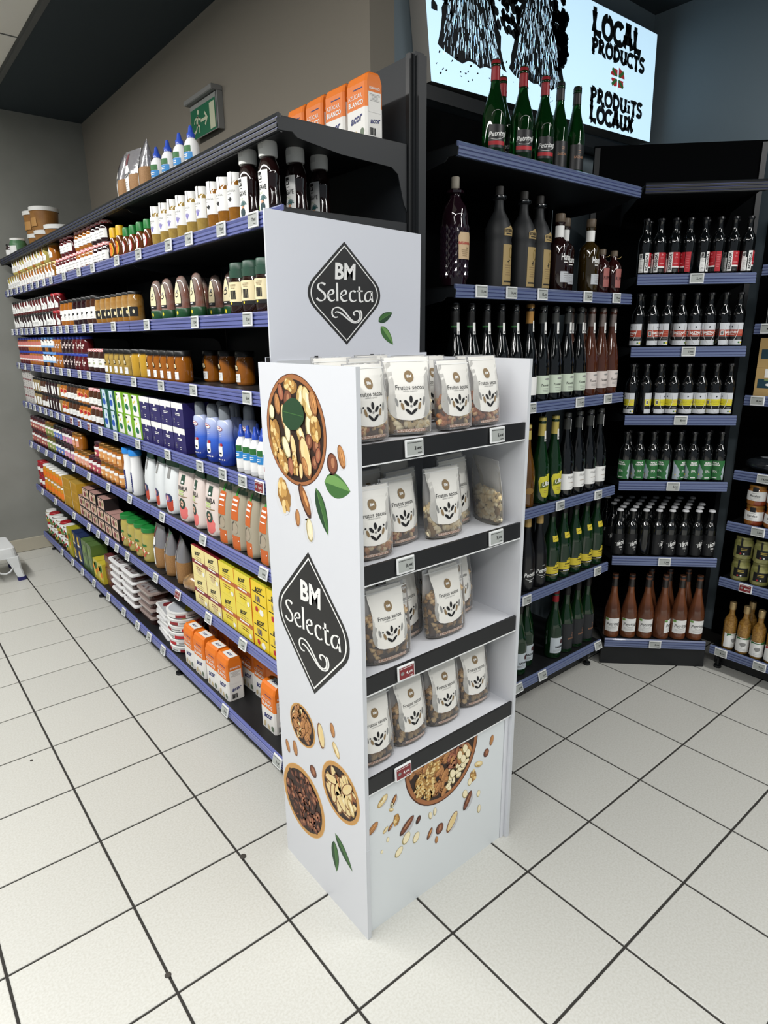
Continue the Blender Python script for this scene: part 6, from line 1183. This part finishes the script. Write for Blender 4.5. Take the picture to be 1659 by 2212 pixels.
# ---- preserves run
def lab_bac(lb, S, r, h): lb.grid(-r*1.25, r*1.25, h*.26, h*.72, WHITE, S(), 10); lb.text('Bacalao', 0, h*.5, .0145, INK, S(.0014), bold=.01); bars(lb, 0, h*.62, .03, 1, S(.0014), GREY, h=.0015); bars(lb, 0, h*.38, .045, 2, S(.0014), GREY, .006); lb.grid(-.012, .012, h*.70, h*.93, INK, S(.0012), 4); lb.ell(0, h*.82, .004, .006, WHITE, S(.0018), 6)
BC = jar('cod_jar', .041, .094, M('cod_sauce', '#8A3A1E', .15, coat=.6, noise=(20, '#B07A3A', .4, .6)), M('lid_ochre', '#9A6A2A', .35, metal=.2), lab_bac, .014)
for lay in (0, 1):
    for i, y in enumerate((.130, .045, -.04)): loc, rz = RG(y, .06, ZR[4]-.006+lay*.0945); BC.put(loc, rz+.1, f"cod jar with white lettered label, {'upper' if lay else 'lower'} layer, {ORD[i]} from the beer corner", 'cod jars')
def lab_grn(lb, S, r, h): lb.grid(-r*.5, r*1.1, h*.22, h*.62, M('label_ebony', '#161717', .45), S(), 8); g = S(.0014); bars(lb, r*.3, h*.5, .03, 2, g, M('ochre_print', '#B9A24A', .5), .007, .003); lb.ell(0, h*.28, .004, .004, RED, g, 8); lb.ell(.014, h*.28, .004, .004, WHITE, g, 8); lb.grid(-.004, .004, h*.62, h*.98, MATS['label_ebony'], S(.0012), 2)
GN = jar('vegetable_jar', .041, .108, M('artichoke', '#7E7E46', .15, coat=.6, noise=(26, '#A8A46A', .35, .6)), M('lid_khaki', '#7A7848', .35, metal=.2), lab_grn, .012)
for lay in (0, 1):
    for i, y in enumerate((.155, .068, -.02)): loc, rz = RG(y, .06, ZR[5]-.006+lay*.1085); GN.put(loc, rz+.1, f"green vegetable jar with black label, {'upper' if lay else 'lower'} layer, {ORD[i]} from the beer corner", 'green vegetable jars')
def dress(bandm):
    R = .029; P = [(R*.9, 0), (R, .005), (R, .135), (R*.9, .155), (R*.46, .178), (R*.42, .185), (R*.42, .21)]
    def lf(lb, S): lb.grid(-R*1.4, R*1.4, .012, .085, WHITE, S(), 10, 1); lb.poly([(-R*1.0, .070), (R*1.4, .078), (R*1.4, .092), (-R*1.0, .084)], bandm, S(.0013)); bars(lb, .004, .082, .03, 1, S(.0018), WHITE, h=.004); lb.ell(.006, .05, .016, .011, GREY, S(.0014), 10, .2, .5, 3); bars(lb, .006, .028, .03, 2, S(.0014), GREY, .007)
    lb = MB(); lf(lb, lambda k=.0008: cyl(R+k)); return K('dressing_bottle', 'bottle', MB().lathe(P, M('dressing_mustard', '#A8803E', .12, coat=.6, noise=(120, '#8A6228', .4, .6)), 18), [('cap', MB().lathe([(R*.5, .205), (R*.52, .208), (R*.52, .238), (R*.46, .241)], M('cap_champagne', '#C2A878', .3, metal=.6), 14)), ('label', lb)])
D1, D2 = dress(GREEN), dress(RED)
for i, y in enumerate((.160, .095, .030, -.035, -.10)): loc, rz = RG(y, .05, ZR[6]-.006); (D1 if i < 3 else D2).put(loc, rz+(1.0 if i == 0 else .2), f"mustard dressing bottle with {'green' if i < 3 else 'red'} ribbon label, {ORD[i]} from the corner", 'dressing bottles')
for i, y in enumerate((.10, -.02)): loc, rz = RG(y, .125, ZR[6]-.006); D1.put(loc, rz, f"mustard dressing bottle in the second row, {['nearer the corner', 'farther along'][i]}", 'dressing bottles')
def pr_kraft(lb, f, g, w, h): lb.grid(-w*.42, w*.45, h*.30, h*.62, M('print_petrol', '#1E3E4A', .5), f, 4); bars(lb, 0, h*.56, w*.5, 1, g, M('print_moss', '#8AA06A', .5), h=.006); lb.ell(w*.2, h*.4, .012, .01, BLUE, g, 8); lb.ell(-w*.1, h*.42, .012, .006, WHITE, g, 8); lb.poly([(-w*.24, h*.66), (w*.0, h*.66), (w*.0, h*.96), (-w*.24, h*.96)], WHITE, f)
KP = carton('kraft_packet', .14, .05, .125, {'*': KRAFT}, pr_kraft)
for lay in (0, 1):
    for i, y in enumerate((.13, -.02)): loc, rz = RG(y, .055, ZR[2]-.006+lay*.1255); KP.put(loc, rz, f"kraft paper packet with petrol blue band, {'upper' if lay else 'lower'} layer, {ORD[i]} from the corner", 'kraft packets')
bg = MB().ball((0, 0, .035), (.11, .075, .035), M('black_film', '#1E2226', .12, coat=.8, bump=(24, 1.0)), 18, 10, None, lambda p: p*(1+.06*math.sin(9*p.x)*math.sin(8*p.y+2)))
loc, rz = RG(.10, .09, ZR[3]-.006); K('vegetable_bag', 'bag', bg, [('paper_label', MB().ball((-.01, -.01, .068), (.04, .022, .004), M('label_dull', '#8E9296', .5), 12, 4))]).put(loc, rz, 'black film bag with white paper label lying on the preserves shelf')
bx = carton('gift_box', .12, .06, .20, {'*': M('box_ink', '#14161A', .35)}, lambda lb, f, g, w, h: (lb.ell(.02, h*.5, .035, .015, WHITE, f, 10, -.4), bars(lb, .0, h*.86, .06, 3, f, GREY, .012, .005), lb.stroke([(-w*.48, 0), (-w*.48, h)], .002, GREY, f)))
loc, rz = RG(.13, .06, ZR[1]-.006); bx.put(loc, rz, 'tall black box with white print beside the beers')
# ================================================================ signs and the step stool
# backlit sign
m_lit = M('sign_glow', '#BFE0F4', .4, emit=.95); m_sblk = M('sign_black', '#0E1416', .5); m_frame = M('sign_frame', '#8E8B85', .6)
SY = 1.0; sg = tag(obj('light_box_sign', None, None, (1.14, SY, 2.54)), 'backlit sign reading LOCAL PRODUCTS above the wine shelving', 'sign')
A0, A1 = (-.035, .25), (.02, -.0)      # upper and lower near corners; the box hangs slightly out of square
def sf(p, q, k=0):
    "p 0..1 along the sign, q 0..1 up"
    x0 = .022+(-.062)*q; x1 = 1.578+(-.018)*q; z0 = 0.0+.042*p; z1 = .50+.018*p
    return (x0+(x1-x0)*p, -.0008-k, z0+(z1-z0)*q)
c = [sf(0, 0), sf(1, 0), sf(1, 1), sf(0, 1)]; bb = [(x, .085, z) for x, y, z in c]; ff = [(x, 0, z) for x, y, z in c]
fr = MB().add(ff+bb, [(0, 4, 5, 1), (1, 5, 6, 2), (2, 6, 7, 3), (3, 7, 4, 0), (4, 7, 6, 5)], m_frame)
obj('housing', fr.mesh('housing'), sg)
fp = MB().add([(x, y, z) for x, y, z in c], [(0, 1, 2, 3)], m_lit); po = obj('lit_panel', fp.mesh('lit_panel'), sg)
obj('underside', MB().box(.0, 1.58, .002, .12, -.06, -.012, m_blk).mesh('underside'), sg)
WS, HS = 1.56, .52
f1 = lambda x, z: sf(x/WS, z/HS, .0004); f2 = lambda x, z: sf(x/WS, z/HS, .0008); pr = MB(); rn = random.Random(9)
# two haystacks and the trees behind them, a black and white print
for cx, w0, zt, zb, sd in ((.235, .185, .58, .10, 1), (.635, .185, .56, .10, 2)):
    for k in range(70): a = rn.uniform(-1, 1); z = rn.uniform(.24, .44); pr.ell(cx+a*.2+(.06 if sd == 1 else .1)*0, z, .016, .020, m_sblk, f1, 7, rn.random(), .6, k) if abs(a) > .55 else None
    P = []
    for i in range(21): t = i/20; P.append((cx-w0*(.10+.90*t**.75)+rn.uniform(-.006, .006), zt-(zt-zb-.06*(1-abs(.5-t)))*t))
    Q = [(cx+(cx-x)*1.02+rn.uniform(-.006, .006), z-.02) for x, z in P]
    base = [(P[-1][0]+(Q[-1][0]-P[-1][0])*i/12, P[-1][1]-.035*math.sin(PI*i/12)+rn.uniform(-.012, .012)) for i in range(1, 12)]
    pr.poly([p for p in P]+base+Q[::-1], m_sblk, f1)
    for k in range(430):
        t = rn.random()**.6; u = rn.uniform(-.92, .92); ww = w0*(.10+.90*t**.75); x = cx+u*ww; z = zt-(zt-zb)*t; l = rn.uniform(.012, .045)
        if z-l < zb: continue
        pr.stroke([(x, z), (x+u*.35*l+rn.uniform(-.004, .004), z-l)], rn.uniform(.0010, .0030), m_lit, f2)
for cx, cz, sx_, sz_, n in ((.435, .44, .09, .09, 60), (.78, .34, .05, .16, 70), (.05, .50, .05, .04, 20)):
    for k in range(n): a = rn.uniform(0, 2*PI); q = math.sqrt(rn.random()); pr.ell(cx+sx_*q*math.cos(a), cz+sz_*q*math.sin(a), .017, .019, m_sblk, f1 if cx != .435 else (lambda x, z: sf(x/WS, z/HS, .0002)), 7, a, .6, k)
for k in range(60): pr.ell(rn.uniform(.03, .75), rn.uniform(.03, .16), rn.uniform(.002, .008), rn.uniform(.002, .004), m_sblk, f1, 6, rn.random(), .7, k)
obj('haystack_picture', pr.mesh('haystack_picture'), po); pr = MB()
# lettering drawn with flared strokes
def fl(w): return lambda t: w*(.78+.5*(2*t-1)**2)
GL = {'L': (.62, [[(.12, 1), (.12, .5), (.1, .08)], [(.06, .07), (.3, .09), (.62, .03)], [(0, .98), (.26, .98)]]), 'O': (.78, [bez((.38, .95), (-.06, .95), (-.06, .02), (.38, .02), (.82, .02), (.82, .95), (.38, .95))]), 'C': (.66, [bez((.62, .78), (.5, 1.05), (.02, 1.0), (.02, .48), (.02, -.06), (.5, -.02), (.62, .16))]),
      'A': (.74, [[(.36, 1), (.2, .5), (.04, 0)], [(.36, 1), (.52, .5), (.7, 0)], [(.0, .36), (.7, .36)], [(.14, .98), (.58, .98)]]), 'P': (.6, [[(.12, 1), (.12, .5), (.12, 0)], bez((.12, .95), (.66, 1.05), (.66, .42), (.12, .44)), [(0, .03), (.26, .03)]]), 'R': (.72, [[(.12, 1), (.12, .5), (.12, 0)], bez((.12, .95), (.66, 1.05), (.62, .48), (.12, .46)), bez((.3, .46), (.45, .2), (.5, -.1), (.78, .06))]),
      'D': (.72, [[(.12, 1), (.12, .5), (.12, 0)], bez((.02, .96), (.86, 1.1), (.86, -.1), (.02, .04))]), 'U': (.74, [[(.12, 1), (.12, .6), (.13, .36)], bez((.13, .4), (.14, -.12), (.56, -.12), (.6, .4)), [(.6, 1), (.6, .5), (.62, 0)]]), 'T': (.66, [[(.32, .95), (.32, .5), (.32, 0)], [(.0, .86), (.1, .95), (.55, .95), (.64, .86)], [(.18, .03), (.46, .03)]]), 'S': (.58, [bez((.5, .84), (.38, 1.06), (.0, 1.0), (.06, .7), (.1, .44), (.54, .52), (.5, .24), (.46, -.06), (.1, -.04), (.02, .16))]), 'i': (.3, [[(.14, .62), (.14, .3), (.14, 0)], [(.14, .94), (.14, .78)]]), 'X': (.64, [[(.04, 1), (.3, .5), (.6, 0)], [(.58, 1), (.3, .5), (.04, 0)], [(.1, .5), (.52, .5)]])}
def word(t, x0, x1, z, h, w):
    tot = sum(GL[c_][0]+.08 for c_ in t)-.08; s = (x1-x0)/tot; x = x0
    for c_ in t:
        for P in GL[c_][1]: pr.stroke([(x+a*s, z+b*h) for a, b in P], fl(w), m_sblk, f2)
        x += (GL[c_][0]+.08)*s
word('LOCAL', 1.02, 1.42, .392, .092, .031); word('PRODUCTS', 1.02, 1.46, .318, .058, .021); obj('lettering', pr.mesh('lettering'), po); pr = MB()
word('PRODUiTS', 1.02, 1.465, .105, .062, .021); word('LOCAUX', 1.02, 1.39, .022, .068, .024)
obj('lettering', pr.mesh('lettering'), po); pr = MB()
fc = (1.235, .246); red = M('flag_red', '#C2373A', .5, emit=.25); gr = M('flag_green', '#3E7A3E', .5, emit=.2)
pr.ell(fc[0], fc[1], .056, .044, red, f1, 22, 0, .35, 5); P0 = (fc[0]-.05, fc[1]-.04); f3 = lambda x, z: sf(x/WS, z/HS, .0012); f4 = lambda x, z: sf(x/WS, z/HS, .0016)
for s_ in (1, -1): pr.stroke([(fc[0]-.048, fc[1]-.036*s_), fc, (fc[0]+.048, fc[1]+.036*s_)], .015, gr, f3)
pr.stroke([(fc[0]-.058, fc[1]), (fc[0]+.058, fc[1])], .011, m_lit, f4); pr.stroke([(fc[0], fc[1]-.055), (fc[0], fc[1]+.05)], .011, m_lit, f4)
obj('flag_emblem', pr.mesh('flag_emblem'), po)
# emergency exit sign on the taupe wall
eg = tag(obj('exit_sign', None, None, (.9445, 2.42, 2.625), -PI/2), 'green emergency exit sign with running figure and arrow on the taupe wall', 'exit sign')
eg.scale = (.82, 1, .84)
hs = MB().prism([(-.20, -.06), (.20, -.06), (.20, -.001), (-.20, -.001)], .195, .225, M('sign_grey', '#8A8A88', .4), .004); hs.box(.185, .2, -.03, -.001, .0, .195, MATS['sign_grey']); obj('housing', hs.mesh('housing'), eg)
e1 = MB(); f = flat(-.036); g = flat(-.0372); ex = M('exit_green', '#0E6B48', .4); cr = M('exit_cream', '#CFD2B4', .4); e1.box(-.18, .184, -.035, -.031, .0, .19, M('acrylic', '#9A9C98', .2)); e1.poly([(-.175, .003), (.18, .003), (.18, .165), (-.175, .165)], ex, f)
e1.poly([(.10, .012), (.17, .012), (.17, .150), (.10, .150)], cr, g); e1.stroke([(-.03, .085), (.06, .085)], .016, cr, g); e1.stroke([(.03, .118), (.064, .085), (.03, .052)], .016, cr, g)
e1.ell(-.062, .138, .013, .014, cr, g, 12); e1.stroke([(-.07, .118), (-.085, .085), (-.075, .07)], .024, cr, g); e1.stroke([(-.078, .075), (-.05, .058), (-.055, .025)], .014, cr, g); e1.stroke([(-.08, .075), (-.10, .045), (-.145, .03)], .014, cr, g); e1.stroke([(-.07, .115), (-.115, .105), (-.125, .085)], .010, cr, g); e1.stroke([(-.068, .112), (-.045, .095), (-.03, .10)], .010, cr, g)
obj('sign_face', e1.mesh('sign_face'), eg)
# white step stool with blue feet at the far left
m_st = M('stool_white', '#D6D9DA', .4); m_ft = M('foot_blue', '#1E1E5E', .5)
st = tag(obj('step_stool', None, None, (-.235, 4.06, 0)), 'white plastic step stool with dark blue rubber feet by the far wall', 'stool')
bd = MB().loft([[(x, y, z) for x, y in rrect(.40*q, .34*q, .03, 3)] for z, q in ((.165, 1.0), (.20, .99), (.232, .965), (.238, .93))], m_st, True, True, False); obj('top_step', bd.mesh('top_step'), st)
lg = []
for sx_ in (-1, 1):
    for sy_ in (-1, 1):
        m_ = MB(); x, y = sx_*.165, sy_*.135; m_.loft([[(x+a+sx_*dx, y+b_+sy_*dx, z) for a, b_ in rrect(w_, w_, .01, 1)] for z, w_, dx in ((.022, .045, .035), (.09, .055, .018), (.17, .085, 0))], m_st, True, True, False); lo = obj('leg', m_.mesh('leg'), st)
        q = MB().loft([[(x+a+sx_*.037, y+b_+sy_*.037, z) for a, b_ in rrect(.052, .052, .01, 1)] for z in (0, .024)], m_ft, True, True, False); obj('rubber_foot', q.mesh('rubber_foot'), lo)
obj('cable_loop', MB().tube([(.11-.07*math.cos(t*PI/8)+.0, -.172, .17-.11*math.sin(t*PI/8)) for t in range(9)], .006, m_st, 8).mesh('cable_loop'), st)
